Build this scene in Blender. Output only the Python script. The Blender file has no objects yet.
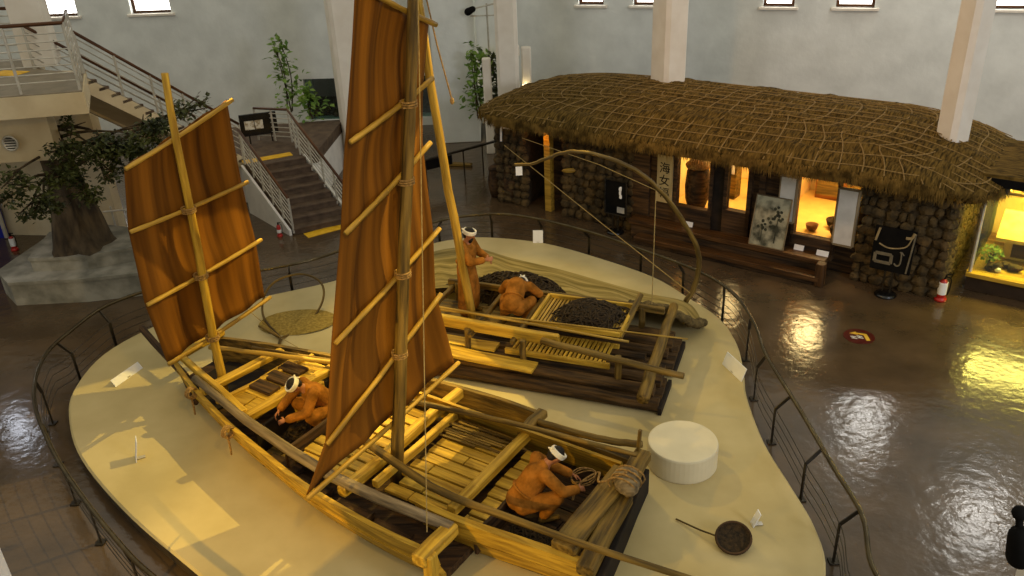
import bpy, math, random
from mathutils import Vector as V, Matrix, noise
R = random.Random(7)
SC = bpy.context.scene
COL = SC.collection
# ------------------------------------------------------------------ camera
F, HC = 850.0, 8.0                                   # focal length in pixels, eye height on the gallery
nad = V((79, 1674, F)).normalized()
up_ = -nad
yy_ = (V((0, 0, 1)) - V((0, 0, 1)).dot(up_) * up_).normalized()
xx_ = yy_.cross(up_)
if xx_.x < 0: xx_ = -xx_
MC = Matrix((xx_, yy_, up_))
cam = bpy.data.objects.new('camera', bpy.data.cameras.new('camera')); COL.objects.link(cam)
cam.data.sensor_width = 36; cam.data.lens = 36 * F / 1024; cam.data.clip_end = 200
m3 = Matrix((MC.col[0], -MC.col[1], -MC.col[2])).transposed()
cam.matrix_world = Matrix.Translation((0, 0, HC)) @ m3.to_4x4()
SC.camera = cam
def ray(u, v): return MC @ V((u - 512, v - 288, F))
def P(u, v, z):                                       # point at height z on the sight line of a pixel
    r = ray(u, v); t = (z - HC) / r.z; return V((r.x * t, r.y * t, z))
def PY(u, v, y):                                      # point at depth y
    r = ray(u, v); t = y / r.y; return V((r.x * t, y, HC + r.z * t))
# ------------------------------------------------------------------ materials
def lin(c):
    return tuple(((x / 255) / 12.92 if x / 255 <= .04045 else ((x / 255 + .055) / 1.055) ** 2.4) for x in c) + (1,)
def mat(name, c1, c2=None, rough=.7, scale=6, vec='Object', stretch=None, bump=0, bscale=None, spec=.3, metal=0, detail=4, lo=.35, hi=.65):
    m = bpy.data.materials.new(name); m.use_nodes = True; n = m.node_tree.nodes; l = m.node_tree.links
    b = n['Principled BSDF']; b.inputs['Roughness'].default_value = rough; b.inputs['Metallic'].default_value = metal
    b.inputs['Specular IOR Level'].default_value = spec
    if vec == 'gr':
        a = n.new('ShaderNodeAttribute'); a.attribute_name = 'gr'; src = a.outputs['Vector']
    else:
        a = n.new('ShaderNodeTexCoord'); src = a.outputs['Object']
    mp = n.new('ShaderNodeMapping'); l.new(src, mp.inputs['Vector'])
    if stretch: mp.inputs['Scale'].default_value = stretch
    nz = n.new('ShaderNodeTexNoise'); nz.inputs['Scale'].default_value = scale; nz.inputs['Detail'].default_value = detail
    l.new(mp.outputs[0], nz.inputs['Vector'])
    cr = n.new('ShaderNodeValToRGB'); cr.color_ramp.elements[0].position = lo; cr.color_ramp.elements[1].position = hi
    cr.color_ramp.elements[0].color = lin(c1); cr.color_ramp.elements[1].color = lin(c2 or c1)
    l.new(nz.outputs[0], cr.inputs[0]); l.new(cr.outputs[0], b.inputs['Base Color'])
    if bump:
        n2 = n.new('ShaderNodeTexNoise'); n2.inputs['Scale'].default_value = bscale or scale * 2; n2.inputs['Detail'].default_value = 3
        l.new(mp.outputs[0], n2.inputs['Vector'])
        bp = n.new('ShaderNodeBump'); bp.inputs['Strength'].default_value = bump; bp.inputs['Distance'].default_value = .03
        l.new(n2.outputs[0], bp.inputs['Height']); l.new(bp.outputs[0], b.inputs['Normal'])
    return m
def emit(name, c, s):
    m = bpy.data.materials.new(name); m.use_nodes = True; n = m.node_tree.nodes
    b = n['Principled BSDF']; b.inputs['Base Color'].default_value = (0, 0, 0, 1)
    b.inputs['Emission Color'].default_value = lin(c); b.inputs['Emission Strength'].default_value = s
    return m
def glass(name, alpha=.12, tint=(200, 220, 215)):
    m = bpy.data.materials.new(name); m.use_nodes = True; n = m.node_tree.nodes; l = m.node_tree.links
    t = n.new('ShaderNodeBsdfTransparent'); g = n.new('ShaderNodeBsdfGlossy'); g.inputs['Roughness'].default_value = .05
    t.inputs['Color'].default_value = lin(tint); x = n.new('ShaderNodeMixShader'); x.inputs[0].default_value = alpha
    l.new(t.outputs[0], x.inputs[1]); l.new(g.outputs[0], x.inputs[2]); l.new(x.outputs[0], n['Material Output'].inputs[0])
    return m
def wood(name, c1, c2, rough=.6, bump=.5, scale=1.0):
    return mat(name, c1, c2, rough, scale, 'gr', (1.3, 16, 16), bump, 2.2 * scale, .25, detail=6)
WY = wood('yellow_wood', (146, 112, 32), (204, 164, 56), .55, .3)
WB = wood('brown_wood', (68, 52, 20), (132, 104, 44))
WD = wood('dark_wood', (36, 25, 15), (84, 60, 34), .75)
WG = wood('grey_wood', (92, 78, 56), (150, 130, 96), .7)
LOG = wood('log_wood', (36, 26, 14), (96, 70, 36), .75, .8)
BAM = wood('bamboo', (130, 100, 32), (188, 150, 60), .45, .2)
PIT = mat('black_wood_and_shade', (20, 15, 10), (38, 28, 18), .9, 5)  # near-black, for dark boards and the painted shade in the boat's holds
def sailmat(name):
    m = mat(name, (72, 42, 8), (126, 80, 20), .85, 1.5, 'gr', (4.2, .16, 1), .2, 5, .12, detail=2.5, lo=.34, hi=.62)
    return m
SAIL = sailmat('dyed_sailcloth')
CLOTH = mat('persimmon_cloth', (120, 76, 22), (166, 106, 38), .9, 7, bump=.6, bscale=14, spec=.1)
SKIN = mat('mannequin_skin', (150, 96, 62), (176, 118, 80), .55, 8)
HAIR = mat('black_hair', (18, 14, 10), (34, 26, 18), .6, 30, bump=.5)
WHITEC = mat('white_cotton', (214, 206, 186), (238, 232, 216), .9, 10, bump=.3)
PLAST = mat('wall_plaster', (212, 214, 208), (226, 228, 222), .9, 1.4, bump=.25, bscale=7, detail=6)
PLAST2 = mat('cream_plaster', (196, 178, 144), (210, 194, 160), .85, 2, bump=.1)
COLM = mat('column_paint', (222, 212, 196), (232, 224, 210), .75, 2, bump=.05)
WPAINT = mat('white_paint', (214, 210, 202), (226, 222, 214), .6, 3)
FLOOR = mat('epoxy_floor', (68, 54, 37), (88, 70, 49), .17, 1.1, bump=.26, bscale=5.5, spec=.55)
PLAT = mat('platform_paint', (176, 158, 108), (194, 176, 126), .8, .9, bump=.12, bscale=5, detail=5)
DARKM = mat('dark_steel', (44, 38, 28), (62, 54, 40), .35, 5, metal=.6, spec=.5)
BLACK = mat('black_paint', (10, 9, 8), (18, 16, 14), .8, 5, spec=.1)
BLACKG = mat('black_gloss', (10, 10, 10), (18, 18, 18), .2, 5, spec=.6)
STEEL = mat('pale_steel', (176, 170, 156), (204, 198, 184), .35, 6, metal=.3, spec=.5)
HAND = wood('handrail_wood', (62, 36, 16), (96, 60, 30), .4, .1)
TREAD = mat('stair_tread', (74, 58, 44), (98, 80, 62), .7, 5)
YEL = mat('yellow_tactile', (212, 160, 20), (232, 184, 40), .6, 8)
STONE = mat('basalt_stone', (46, 37, 20), (90, 71, 40), .9, 5, bump=.8, bscale=16)
STONEC = mat('mortar', (40, 32, 20), (58, 46, 30), .95, 8, bump=.6)
PLINTH = mat('plinth_concrete', (116, 112, 98), (160, 154, 138), .85, 2.5, bump=.5, bscale=10)
BARK = mat('bark', (42, 34, 24), (86, 72, 52), .9, 5, stretch=(1, 1, .35), bump=1, bscale=9)
LEAFD = mat('dark_leaf', (30, 38, 16), (74, 80, 36), .5, 3)
LEAFL = mat('light_leaf', (76, 112, 40), (130, 158, 66), .5, 3)
THATCH = mat('thatch', (48, 37, 15), (110, 86, 40), .95, 1.0, 'gr', (5, 26, 5), 1.0, 2.0, .05, detail=6)
STRAW = mat('straw', (66, 50, 20), (128, 100, 48), .9, 4, spec=.1)
ROPE = mat('straw_rope', (120, 92, 50), (168, 132, 78), .9, 30, bump=.5)
CORD = mat('pale_cord', (150, 124, 70), (176, 150, 92), .9, 20)
NETD = mat('dark_net', (36, 28, 16), (66, 50, 28), .95, 20, bump=.8)
NETY = mat('fine_net', (104, 90, 46), (160, 140, 86), .9, 1.0, 'gr', (7, .8, 1), .8, 2.2, .1, detail=6)
RED = mat('red_enamel', (150, 20, 14), (176, 30, 20), .35, 4, spec=.5)
CARD = mat('white_card', (222, 220, 216), (232, 230, 226), .6, 4)
BLUE = mat('blue_door', (20, 30, 130), (28, 40, 150), .4, 4)
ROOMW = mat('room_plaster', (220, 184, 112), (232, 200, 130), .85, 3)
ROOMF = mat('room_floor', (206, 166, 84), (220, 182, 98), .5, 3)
GLASS = glass('clear_glass')
PANE = emit('window_daylight', (255, 252, 244), 7)
LAMPW = emit('lamp_glow', (255, 226, 160), 5)
# ------------------------------------------------------------------ mesh building
LOC = {}
def thing(name, label, cat, loc=(0, 0, 0), group=None, kind=None):
    o = bpy.data.objects.new(name, None); COL.objects.link(o); o.location = loc; o.empty_display_size = .1
    LOC[o.name] = V(loc); tag(o, label, cat, group, kind); return o
def tag(o, label=None, cat=None, group=None, kind=None):
    if label: o['label'] = label
    if cat: o['category'] = cat
    if group: o['group'] = group
    if kind: o['kind'] = kind
    return o
class MB:
    def __init__(s): s.v = []; s.f = []; s.g = []; s.off = R.random() * 50; s.q = 1; s.c = V()
    def add(s, vs, fs, gr=None):
        n = len(s.v); s.v += [V(p) for p in vs]; s.f += [tuple(i + n for i in f) for f in fs]
        s.g += list(gr) if gr else [tuple(p) for p in vs]
        return s
    def beam(s, p0, p1, w, h, up=(0, 0, 1), ch=.15, seg=1, wob=0, taper=1.0):
        p0, p1 = V(p0), V(p1); d = p1 - p0; L = d.length; d = d.normalized(); up = V(up)
        sx = d.cross(up)
        if sx.length < 1e-4: sx = d.cross(V((1, 0, 0)))
        sx.normalize(); uz = sx.cross(d).normalized(); c = ch * min(w, h); o = s.off = s.off + 3.7
        st = []
        for i in range(seg + 1): st.append(i / seg)
        rings = [(0, .88)] + [(min(max(t, c / L * .7), 1 - c / L * .7), 1) for t in st] + [(1, .88)]
        vs, gs = [], []
        for k, (t, q) in enumerate(rings):
            tp = 1 + (taper - 1) * t
            wx, wz = ((R.uniform(-wob, wob), R.uniform(-wob, wob)) if 1 < k < len(rings) - 2 else (0, 0))
            hw, hh = w / 2 * q * tp, h / 2 * q * tp
            for a, b in ((-hw + c, -hh), (hw - c, -hh), (hw, -hh + c), (hw, hh - c), (hw - c, hh), (-hw + c, hh), (-hw, hh - c), (-hw, -hh + c)):
                vs.append(p0 + d * (L * t) + sx * (a + wx) + uz * (b + wz)); gs.append((L * t + o, a + o, b + o))
        fs = []
        for k in range(len(rings) - 1):
            for j in range(8): fs.append((k * 8 + j, k * 8 + (j + 1) % 8, k * 8 + 8 + (j + 1) % 8, k * 8 + 8 + j))
        fs.append(tuple(range(7, -1, -1))); m = (len(rings) - 1) * 8; fs.append(tuple(range(m, m + 8)))
        return s.add(vs, fs, gs)
    def box(s, c, sx, sy, sz, rz=0, ch=.06):
        c = V(c); d = V((math.cos(rz), math.sin(rz), 0)) * (sx / 2)
        return s.beam(c - d, c + d, sy, sz, ch=ch)
    def tube(s, pts, r, n=8, closed=False):
        pts = [V(p) for p in pts]; N = len(pts); rr = r if isinstance(r, (list, tuple)) else [r] * N
        o = s.off = s.off + 2.3; vs, gs = [], []; L = 0; pu = None
        for i, p in enumerate(pts):
            if closed: d = pts[(i + 1) % N] - pts[i - 1]
            else: d = pts[min(i + 1, N - 1)] - pts[max(i - 1, 0)]
            if d.length < 1e-9: d = V((0, 0, 1))
            d.normalize()
            if pu is None: pu = V((0, 0, 1)) if abs(d.z) < .9 else V((1, 0, 0))
            a = d.cross(pu).normalized(); b = a.cross(d).normalized(); pu = b
            if i: L += (p - pts[i - 1]).length
            for j in range(n):
                t = 2 * math.pi * j / n; q = a * (math.cos(t) * rr[i]) + b * (math.sin(t) * rr[i])
                vs.append(p + q); gs.append((L + o, math.cos(t) * rr[i] + o, math.sin(t) * rr[i] + o))
        fs = []
        for i in range(N if closed else N - 1):
            k = (i + 1) % N
            for j in range(n): fs.append((i * n + j, i * n + (j + 1) % n, k * n + (j + 1) % n, k * n + j))
        if not closed:
            fs.append(tuple(range(n - 1, -1, -1))); fs.append(tuple(range((N - 1) * n, N * n)))
        return s.add(vs, fs, gs)
    def lathe(s, c, prof, n=24, M=None):
        c = V(c); vs = []; N = len(prof)
        for r, z in prof:
            for j in range(n):
                t = 2 * math.pi * j / n; q = V((r * math.cos(t), r * math.sin(t), z)); vs.append(c + (M @ q if M else q))
        fs = [(i * n + j, i * n + (j + 1) % n, i * n + n + (j + 1) % n, i * n + n + j) for i in range(N - 1) for j in range(n)]
        fs.append(tuple(range(n - 1, -1, -1))); fs.append(tuple(range((N - 1) * n, N * n)))
        return s.add(vs, fs)
    def blob(s, c, rx, ry, rz, M=None, nu=10, nv=7, jit=0):
        c = V(c); prof = []
        vs = [];
        for i in range(1, nv):
            f = math.pi * i / nv
            for j in range(nu):
                t = 2 * math.pi * j / nu; k = 1 + R.uniform(-jit, jit)
                q = V((rx * math.sin(f) * math.cos(t) * k, ry * math.sin(f) * math.sin(t) * k, -rz * math.cos(f) * k)); vs.append(c + (M @ q if M else q))
        b = V((0, 0, -rz)); t_ = V((0, 0, rz)); vs.append(c + (M @ b if M else b)); vs.append(c + (M @ t_ if M else t_))
        fs = [(i * nu + j, i * nu + (j + 1) % nu, i * nu + nu + (j + 1) % nu, i * nu + nu + j) for i in range(nv - 2) for j in range(nu)]
        B = len(vs) - 2
        fs += [(B, (j + 1) % nu, j) for j in range(nu)]; m = (nv - 2) * nu
        fs += [(B + 1, m + j, m + (j + 1) % nu) for j in range(nu)]
        return s.add(vs, fs)
    def limb(s, p0, r0, p1, r1, n=12):
        p0, p1 = V(p0), V(p1); d = p1 - p0; L = max(d.length, 1e-5); q = V((0, 0, 1)).rotation_difference(d).to_matrix()
        pr = [(r0 * math.cos(a), r0 * math.sin(a)) for a in (-1.4, -1.0, -.5, 0)] + [(r1 * math.cos(a), L + r1 * math.sin(a)) for a in (0, .5, 1.0, 1.4)]
        return s.lathe(p0, pr, n, q)
    def prism(s, poly, z0, z1):
        n = len(poly); vs = [V((p[0], p[1], z0)) for p in poly] + [V((p[0], p[1], z1)) for p in poly]
        fs = [tuple(range(n - 1, -1, -1)), tuple(range(n, 2 * n))] + [(i, (i + 1) % n, n + (i + 1) % n, n + i) for i in range(n)]
        return s.add(vs, fs)
    def slab(s, q, nrm, th):                                 # thick quad / polygon
        n = len(q); nrm = V(nrm).normalized() * th; a = [V(p) for p in q]; vs = a + [p + nrm for p in a]
        fs = [tuple(range(n - 1, -1, -1)), tuple(range(n, 2 * n))] + [(i, (i + 1) % n, n + (i + 1) % n, n + i) for i in range(n)]
        L = a[1] - a[0]; o = s.off = s.off + 1.7
        ex = L.normalized(); ey = nrm.normalized().cross(ex)
        return s.add(vs, fs, [((p - a[0]).dot(ex) + o, (p - a[0]).dot(ey) + o, o) for p in vs])
    def build(s, name, m, parent=None, label=None, cat=None, group=None, kind=None, smooth=False, loc=None):
        me = bpy.data.meshes.new(name)
        if parent is not None: L = LOC[parent.name]
        elif loc is not None: L = V(loc)
        else:
            xs = [p.x for p in s.v]; ys = [p.y for p in s.v]; L = V(((min(xs) + max(xs)) / 2, (min(ys) + max(ys)) / 2, min(p.z for p in s.v)))
        if s.q != 1: s.v = [s.c + (p - s.c) * s.q for p in s.v]
        me.from_pydata([p - L for p in s.v], [], s.f)
        at = me.attributes.new('gr', 'FLOAT_VECTOR', 'POINT'); at.data.foreach_set('vector', [c for g in s.g for c in g])
        if smooth: me.polygons.foreach_set('use_smooth', [True] * len(me.polygons))
        me.materials.append(m); me.update()
        o = bpy.data.objects.new(name, me); COL.objects.link(o)
        if parent is not None: o.parent = parent
        else: o.location = L
        LOC[o.name] = L
        return tag(o, label, cat, group, kind)
def fixn(o):
    import bmesh
    b = bmesh.new(); b.from_mesh(o.data); bmesh.ops.recalc_face_normals(b, faces=b.faces); b.to_mesh(o.data); b.free(); return o
def spline(pts, n=8, closed=False):
    pts = [V(p) for p in pts]; N = len(pts); out = []
    g = (lambda i: pts[i % N]) if closed else (lambda i: pts[min(max(i, 0), N - 1)])
    for i in range(N if closed else N - 1):
        a, b, c, d = g(i - 1), g(i), g(i + 1), g(i + 2)
        for k in range(n):
            t = k / n
            out.append(.5 * ((2 * b) + (c - a) * t + (2 * a - 5 * b + 4 * c - d) * t * t + (3 * b - a - 3 * c + d) * t ** 3))
    if not closed: out.append(pts[-1])
    return out
def struct(o): o['kind'] = 'structure'; return o
# ------------------------------------------------------------------ setting: floor and walls
mb = MB(); mb.add([(-24, -4, 0), (24, -4, 0), (24, 34, 0), (-24, 34, 0)], [(0, 1, 2, 3)]); mb.add([(-24, -4, -.2), (24, -4, -.2), (24, 34, -.2), (-24, 34, -.2)], [(3, 2, 1, 0)])
mb.build('floor', FLOOR, kind='structure', loc=(0, 0, 0))
def wall(name, p0, p1, z0, z1, holes, m, th=.35):
    """upright wall from p0 to p1 seen from its right-hand side; holes (a0,a1,z0,z1) in metres along it"""
    p0, p1 = V((p0[0], p0[1], 0)), V((p1[0], p1[1], 0)); d = p1 - p0; L = d.length; d.normalize(); bk = V((-d.y, d.x, 0)) * th
    xs = sorted({0, L} | {h[0] for h in holes} | {h[1] for h in holes}); zs = sorted({z0, z1} | {h[2] for h in holes} | {h[3] for h in holes})
    ins = lambda x, z: any(h[0] - 1e-6 < x < h[1] + 1e-6 and h[2] - 1e-6 < z < h[3] + 1e-6 for h in holes)
    mb = MB(); A = lambda x, z, b: p0 + d * x + V((0, 0, z)) + (bk if b else V())
    solid = lambda i, j: 0 <= i < len(xs) - 1 and 0 <= j < len(zs) - 1 and not ins((xs[i] + xs[i + 1]) / 2, (zs[j] + zs[j + 1]) / 2)
    for i in range(len(xs) - 1):
        for j in range(len(zs) - 1):
            if not solid(i, j): continue
            x0, x1, a, b = xs[i], xs[i + 1], zs[j], zs[j + 1]
            mb.add([A(x0, a, 0), A(x1, a, 0), A(x1, b, 0), A(x0, b, 0)], [(0, 1, 2, 3)])
            mb.add([A(x0, a, 1), A(x1, a, 1), A(x1, b, 1), A(x0, b, 1)], [(3, 2, 1, 0)])
            for (di, dj, q) in ((-1, 0, (x0, a, x0, b)), (1, 0, (x1, a, x1, b)), (0, -1, (x0, a, x1, a)), (0, 1, (x0, b, x1, b))):
                if not solid(i + di, j + dj): mb.add([A(q[0], q[1], 0), A(q[2], q[3], 0), A(q[2], q[3], 1), A(q[0], q[1], 1)], [(0, 1, 2, 3)])
    return mb.build(name, m, kind='structure', loc=p0), p0, d
WZ = 9.0
WINS = [0]
def window(wp, x0, x1, z0, z1):
    p0, d = wp; WINS[0] += 1; b = V((-d.y, d.x, 0))
    c = p0 + d * x0 + V((0, 0, z0))
    o = thing('window_%d' % WINS[0], None, None, c, kind='structure')
    A = lambda x, z, t: p0 + d * x + V((0, 0, z)) + b * t
    f = MB(); w = .07
    for (q0, q1) in (((x0, z0 + w / 2), (x1, z0 + w / 2)), ((x0, z1 - w / 2), (x1, z1 - w / 2))): f.beam(A(*q0, .2), A(*q1, .2), .1, w)
    for x in (x0 + w / 2, x1 - w / 2): f.beam(A(x, z0 + w, .2), A(x, z1 - w, .2), .1, w, up=b)
    f.build('window_frame', HAND, o)
    s = MB(); s.beam(A(x0 - .12, z0 - .04, .02), A(x1 + .12, z0 - .04, .02), .22, .08); s.build('window_sill', COLM, o)
    p = MB(); p.add([A(x0, z0, .24), A(x1, z0, .24), A(x1, z1, .24), A(x0, z1, .24)], [(0, 1, 2, 3)]); p.build('pane', PANE, o)
WL0, WL1 = (-19, 29.46), (.2, 28.1)
dl = (V((*WL1, 0)) - V((*WL0, 0))); LL = dl.length; dl.normalize()
def al(x): return (x + 19) / dl.x
wl_holes = [(al(-18.6), al(-17.2), 3.95, 5.4), (al(-15.1), al(-13.75), 3.95, 5.4), (al(-11.95), al(-10.62), 3.95, 5.4)]
alcove_hole = (al(-6.65), al(-2.25), .27, 1.67)
_, a, b = wall('wall_left', WL0, WL1, 0, WZ, wl_holes + [alcove_hole], PLAST)
for h in wl_holes: window((a, b), *h)
WR0, WR1 = (.2, 28.1), (16.5, 22.0)
dr = (V((*WR1, 0)) - V((*WR0, 0))).normalized()
def ar(x): return (x - .2) / dr.x
wr_holes = [(ar(x), ar(x + w), 3.84, 5.4) for x, w in ((2.45, .75), (4.05, .75), (7.6, .8), (9.45, .95), (13.0, 1.1))]
_, a, b = wall('wall_back', WR0, WR1, 0, WZ, wr_holes, PLAST)
for h in wr_holes: window((a, b), *h)
WS1 = (21, 14)
_, a, b = wall('wall_right', WR1, WS1, 0, WZ, [(3.0, 4.4, 3.84, 5.4)], PLAST); window((a, b), 3.0, 4.4, 3.84, 5.4)
wall('wall_side', (-21.5, 1), (-19, 29.46), 0, WZ, [], PLAST)
# white pier, boxed lower wall with a dark glazed opening
mb = MB(); mb.box((-1.42, 27.1, WZ / 2), 1.35, 2.0, WZ, ch=.01); mb.build('wall_pier', PLAST, kind='structure')
# glazed landscape alcove sunk into the left wall
T = thing('glazed_alcove', 'dark glazed wall alcove with rocks behind the stair column', 'display case', (-4.5, 29.3, 0))
mb = MB(); mb.box((-4.45, 29.4, 1.72), 4.6, 1.3, .1, ch=.02); mb.box((-4.45, 29.4, .2), 4.6, 1.3, .1, ch=.02); mb.box((-6.7, 29.4, .95), .1, 1.3, 1.5, ch=.02); mb.box((-2.2, 29.4, .95), .1, 1.3, 1.5, ch=.02)
mb.build('surround', PLAST, T)
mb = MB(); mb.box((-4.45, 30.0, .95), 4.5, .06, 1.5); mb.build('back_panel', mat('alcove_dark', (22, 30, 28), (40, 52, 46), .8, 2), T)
mb = MB()
for i in range(46): mb.blob((R.uniform(-6.4, -2.5), R.uniform(28.9, 29.7), .28 + R.uniform(0, .2)), R.uniform(.12, .3), R.uniform(.1, .25), R.uniform(.1, .24), nu=7, nv=5, jit=.15)
mb.build('rocks', STONE, T)
mb = MB(); mb.beam((-6.6, 28.68, .97), (-2.3, 28.38, .97), .015, 1.4, ch=0); mb.build('pane', GLASS, T)
for x in (-5.4, -3.7): mb = MB(); mb.beam((x, 28.58 - .07 * (x + 6.6), .27), (x, 28.58 - .07 * (x + 6.6), 1.67), .06, .06); mb.build('mullion', DARKM, T)
# ------------------------------------------------------------------ columns
def column(x, y, rot, label, w=.62, h=WZ):
    mb = MB(); c = .09; hw = w / 2
    pl = [(-hw + c, -hw), (hw - c, -hw), (hw, -hw + c), (hw, hw - c), (hw - c, hw), (-hw + c, hw), (-hw, hw - c), (-hw, -hw + c)]
    cs, sn = math.cos(rot), math.sin(rot)
    mb.prism([(x + p[0] * cs - p[1] * sn, y + p[0] * sn + p[1] * cs) for p in pl], 0, h)
    return mb.build('column', COLM, None, label, 'column', 'concrete columns of the hall', kind='thing')
column(-4.34, 24.4, .35, 'white concrete column behind the tall sail, right of the stairs', .78)
column(.18, 24.6, -.05, 'slim white column rising past the left end of the thatched roof', .62)
column(4.15, 21.3, .5, 'white column rising behind the middle of the thatched roof ridge', .68)
column(8.86, 16.2, .37, 'white column passing through the right end of the thatched roof', .5)
def edge_col(u, v, k, side, rot, label):
    D = P(u, v, 0) * k; d = V((D.x, D.y, 0)).normalized(); c = V((D.x, D.y, 0)) + V((-d.y, d.x, 0)) * .335 * side
    return column(c.x, c.y, math.atan2(d.y, d.x) + .2, label, .6)
edge_col(5, 560, .6, 1, .35, 'cream column edge at the bottom left corner of the hall')
edge_col(1020, 560, .68, -1, -.35, 'cream column edge at the bottom right corner of the hall')
T = thing('spotlight', 'black spotlight clamped to the near column at bottom right', 'lamp', (3.9, 4.9, 2.2))
q = PY(1020, 513, 4.9); q2 = PY(1018, 543, 4.85)
mb = MB(); mb.blob(q, .06, .06, .06); mb.limb(q, .025, q2, .03); mb.build('swivel', BLACK, T, smooth=True)
mb = MB(); mb.limb(q2 + V((0, 0, .07)), .085, q2 + V((.03, -.02, -.12)), .1); mb.build('lamp_housing', BLACK, T, smooth=True)
mb = MB(); mb.beam(q2, q2 + V((.2, .2, .0)), .03, .03); mb.build('bracket', BLACK, T)
# ------------------------------------------------------------------ display platform and its railing
edge_px = [(264, 296), (339, 279), (390, 259), (427, 244.6), (458, 238.4), (491, 237), (546, 243), (604, 259), (655, 277), (692, 299), (720, 318), (737, 343), (744, 372), (747, 396), (764, 441), (791, 485), (815, 526), (826, 572)]
near = [(2.95, 6.3), (2.1, 5.6), (.9, 5.3), (-.6, 5.5), (-2.2, 6.3)]
left_px = [(180, 559), (121, 507), (81, 458), (69, 421), (73, 390), (103, 354), (156, 325), (210, 308)]
EDGE = [P(u, v, .3) for u, v in edge_px] + [V((x, y, .3)) for x, y in near] + [P(u, v, .3) for u, v in left_px]
EDGE = spline(EDGE, 5, True)
CEN = V((-1.8, 11.5, .3))
def offs(poly, d):
    N = len(poly); out = []
    for i, p in enumerate(poly):
        t = (poly[(i + 1) % N] - poly[i - 1]).normalized(); n = V((-t.y, t.x, 0)); out.append(p + n * d)
    return out
sgn = 1 if (offs(EDGE, .1)[0] - CEN).length > (EDGE[0] - CEN).length else -1
T = thing('display_platform', 'large pale kidney-shaped display platform under the boats', 'platform', (-1.8, 11.5, 0))
mb = MB(); ins_ = offs(EDGE, -.03 * sgn); N = len(EDGE)
vs = [V((p.x, p.y, .27)) for p in EDGE] + [V((p.x, p.y, .3)) for p in ins_] ; fs = [(i, (i + 1) % N, N + (i + 1) % N, N + i) for i in range(N)] + [tuple(range(N, 2 * N))]
mb.add(vs, fs); fixn(mb.build('deck', PLAT, T))
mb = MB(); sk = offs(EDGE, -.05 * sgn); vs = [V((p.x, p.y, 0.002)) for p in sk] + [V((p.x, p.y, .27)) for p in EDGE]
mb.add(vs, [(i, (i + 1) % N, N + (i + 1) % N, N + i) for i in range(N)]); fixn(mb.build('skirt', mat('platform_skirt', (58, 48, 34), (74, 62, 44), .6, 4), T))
T = thing('guard_railing', 'curved dark steel guard railing around the boat platform', 'railing', (-1.8, 11.5, 0))
RL = [P(u, v, .85) for u, v in [(81, 495), (50, 445), (34, 397), (44, 357), (73, 329), (110, 304), (170, 285), (260, 270.5), (311, 260), (350, 247), (395, 233), (427, 224), (458, 217), (500, 214), (538, 219), (590, 232), (640, 249), (700, 272), (735, 295), (755, 325), (766, 355), (800, 410), (835, 470), (862, 515), (870, 560)]]
RL += [V((3.7, 6.2, .85)), V((2.6, 5.0, .85)), V((.9, 4.5, .85)), V((-.9, 4.7, .85)), V((-2.7, 5.6, .85)), P(175, 576, .85) + V((.2, -.4, 0)), P(130, 555, .85)]
RC = spline(RL, 8, True)
mb = MB(); mb.tube(RC, .032, 8, True); mb.build('handrail', mat('bronze_rail', (70, 60, 40), (92, 80, 54), .25, 5, metal=.8, spec=.6), T, smooth=True)
FT = offs(RC, 0)
# feet of the posts stand beside the platform edge, rail curves out over them
def foot(p):
    b = min(EDGE, key=lambda e: (e.xy - p.xy).length); i = EDGE.index(b); t = (EDGE[(i + 1) % N] - EDGE[i - 1]).normalized(); n = V((-t.y, t.x, 0)) * sgn
    w = (p.xy - b.xy).dot(n.xy); return p + n.xy.to_3d() * (max(.16, w - (.04 if p.x < -3.5 and p.y < 12.5 else .2)) - w), n
cum = [0]
for i in range(1, len(RC)): cum.append(cum[-1] + (RC[i] - RC[i - 1]).length)
per = cum[-1] + (RC[0] - RC[-1]).length; npost = round(per / 1.22)
for k in range(npost):
    s_ = per * k / npost; i = max(j for j in range(len(RC)) if cum[j] <= s_)
    p = RC[i].copy(); f, n = foot(p)
    mb = MB(); kn = V((f.x, f.y, .62))
    mb.beam(V((f.x, f.y, .02)), kn, .055, .02, up=n, ch=.1); mb.beam(kn - V((0, 0, .01)), p - V((0, 0, .02)), .05, .02, up=V((0, 0, 1)).cross(n), ch=.1); mb.box((f.x, f.y, .012), .12, .12, .02)
    mb.build('post', DARKM, T)
for h in (.2, .34, .48, .62):
    mb = MB(); mb.tube([V((*foot(p)[0].xy, h)) for p in RC[::2]], .006, 5, True); mb.build('cable', DARKM, T)
# ------------------------------------------------------------------ boat
S0 = V((-5.3, 12.4, 0)); AX = V((.829, -.559, 0)); PP = V((.559, .829, 0))
def B(a, p, z): return S0 + AX * a + PP * p + V((0, 0, z))
BOAT = thing('sailing_boat', 'old wooden sailing fishing boat with two brown sails, nearest the viewer', 'boat', B(4, 0, .3))
def strake(pts, th, m, name, k=10):
    """pts (a,p_top,z_top,p_bot,z_bot)"""
    tp = spline([V((q[0], q[1], q[2])) for q in pts], 5); bt = spline([V((q[0], q[3], q[4])) for q in pts], 5)
    mb = MB(); vs, gs, n = [], [], len(tp); s = 1 if pts[len(pts) // 2][1] > 0 else -1
    for a, b in zip(tp, bt):
        for q, o in ((a, 0), (a, th), (b, th), (b, 0)): vs.append(B(q.x, q.y - s * o, q.z)); gs.append((q.x, q.z * 1.0 + 7, q.y + o))
    fs = [(i * 4 + j, i * 4 + (j + 1) % 4, i * 4 + 4 + (j + 1) % 4, i * 4 + 4 + j) for i in range(n - 1) for j in range(4)] + [(0, 1, 2, 3), tuple(range(4 * n - 4, 4 * n))]
    mb.add(vs, fs, gs); return fixn(mb.build(name, m, BOAT))
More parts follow.
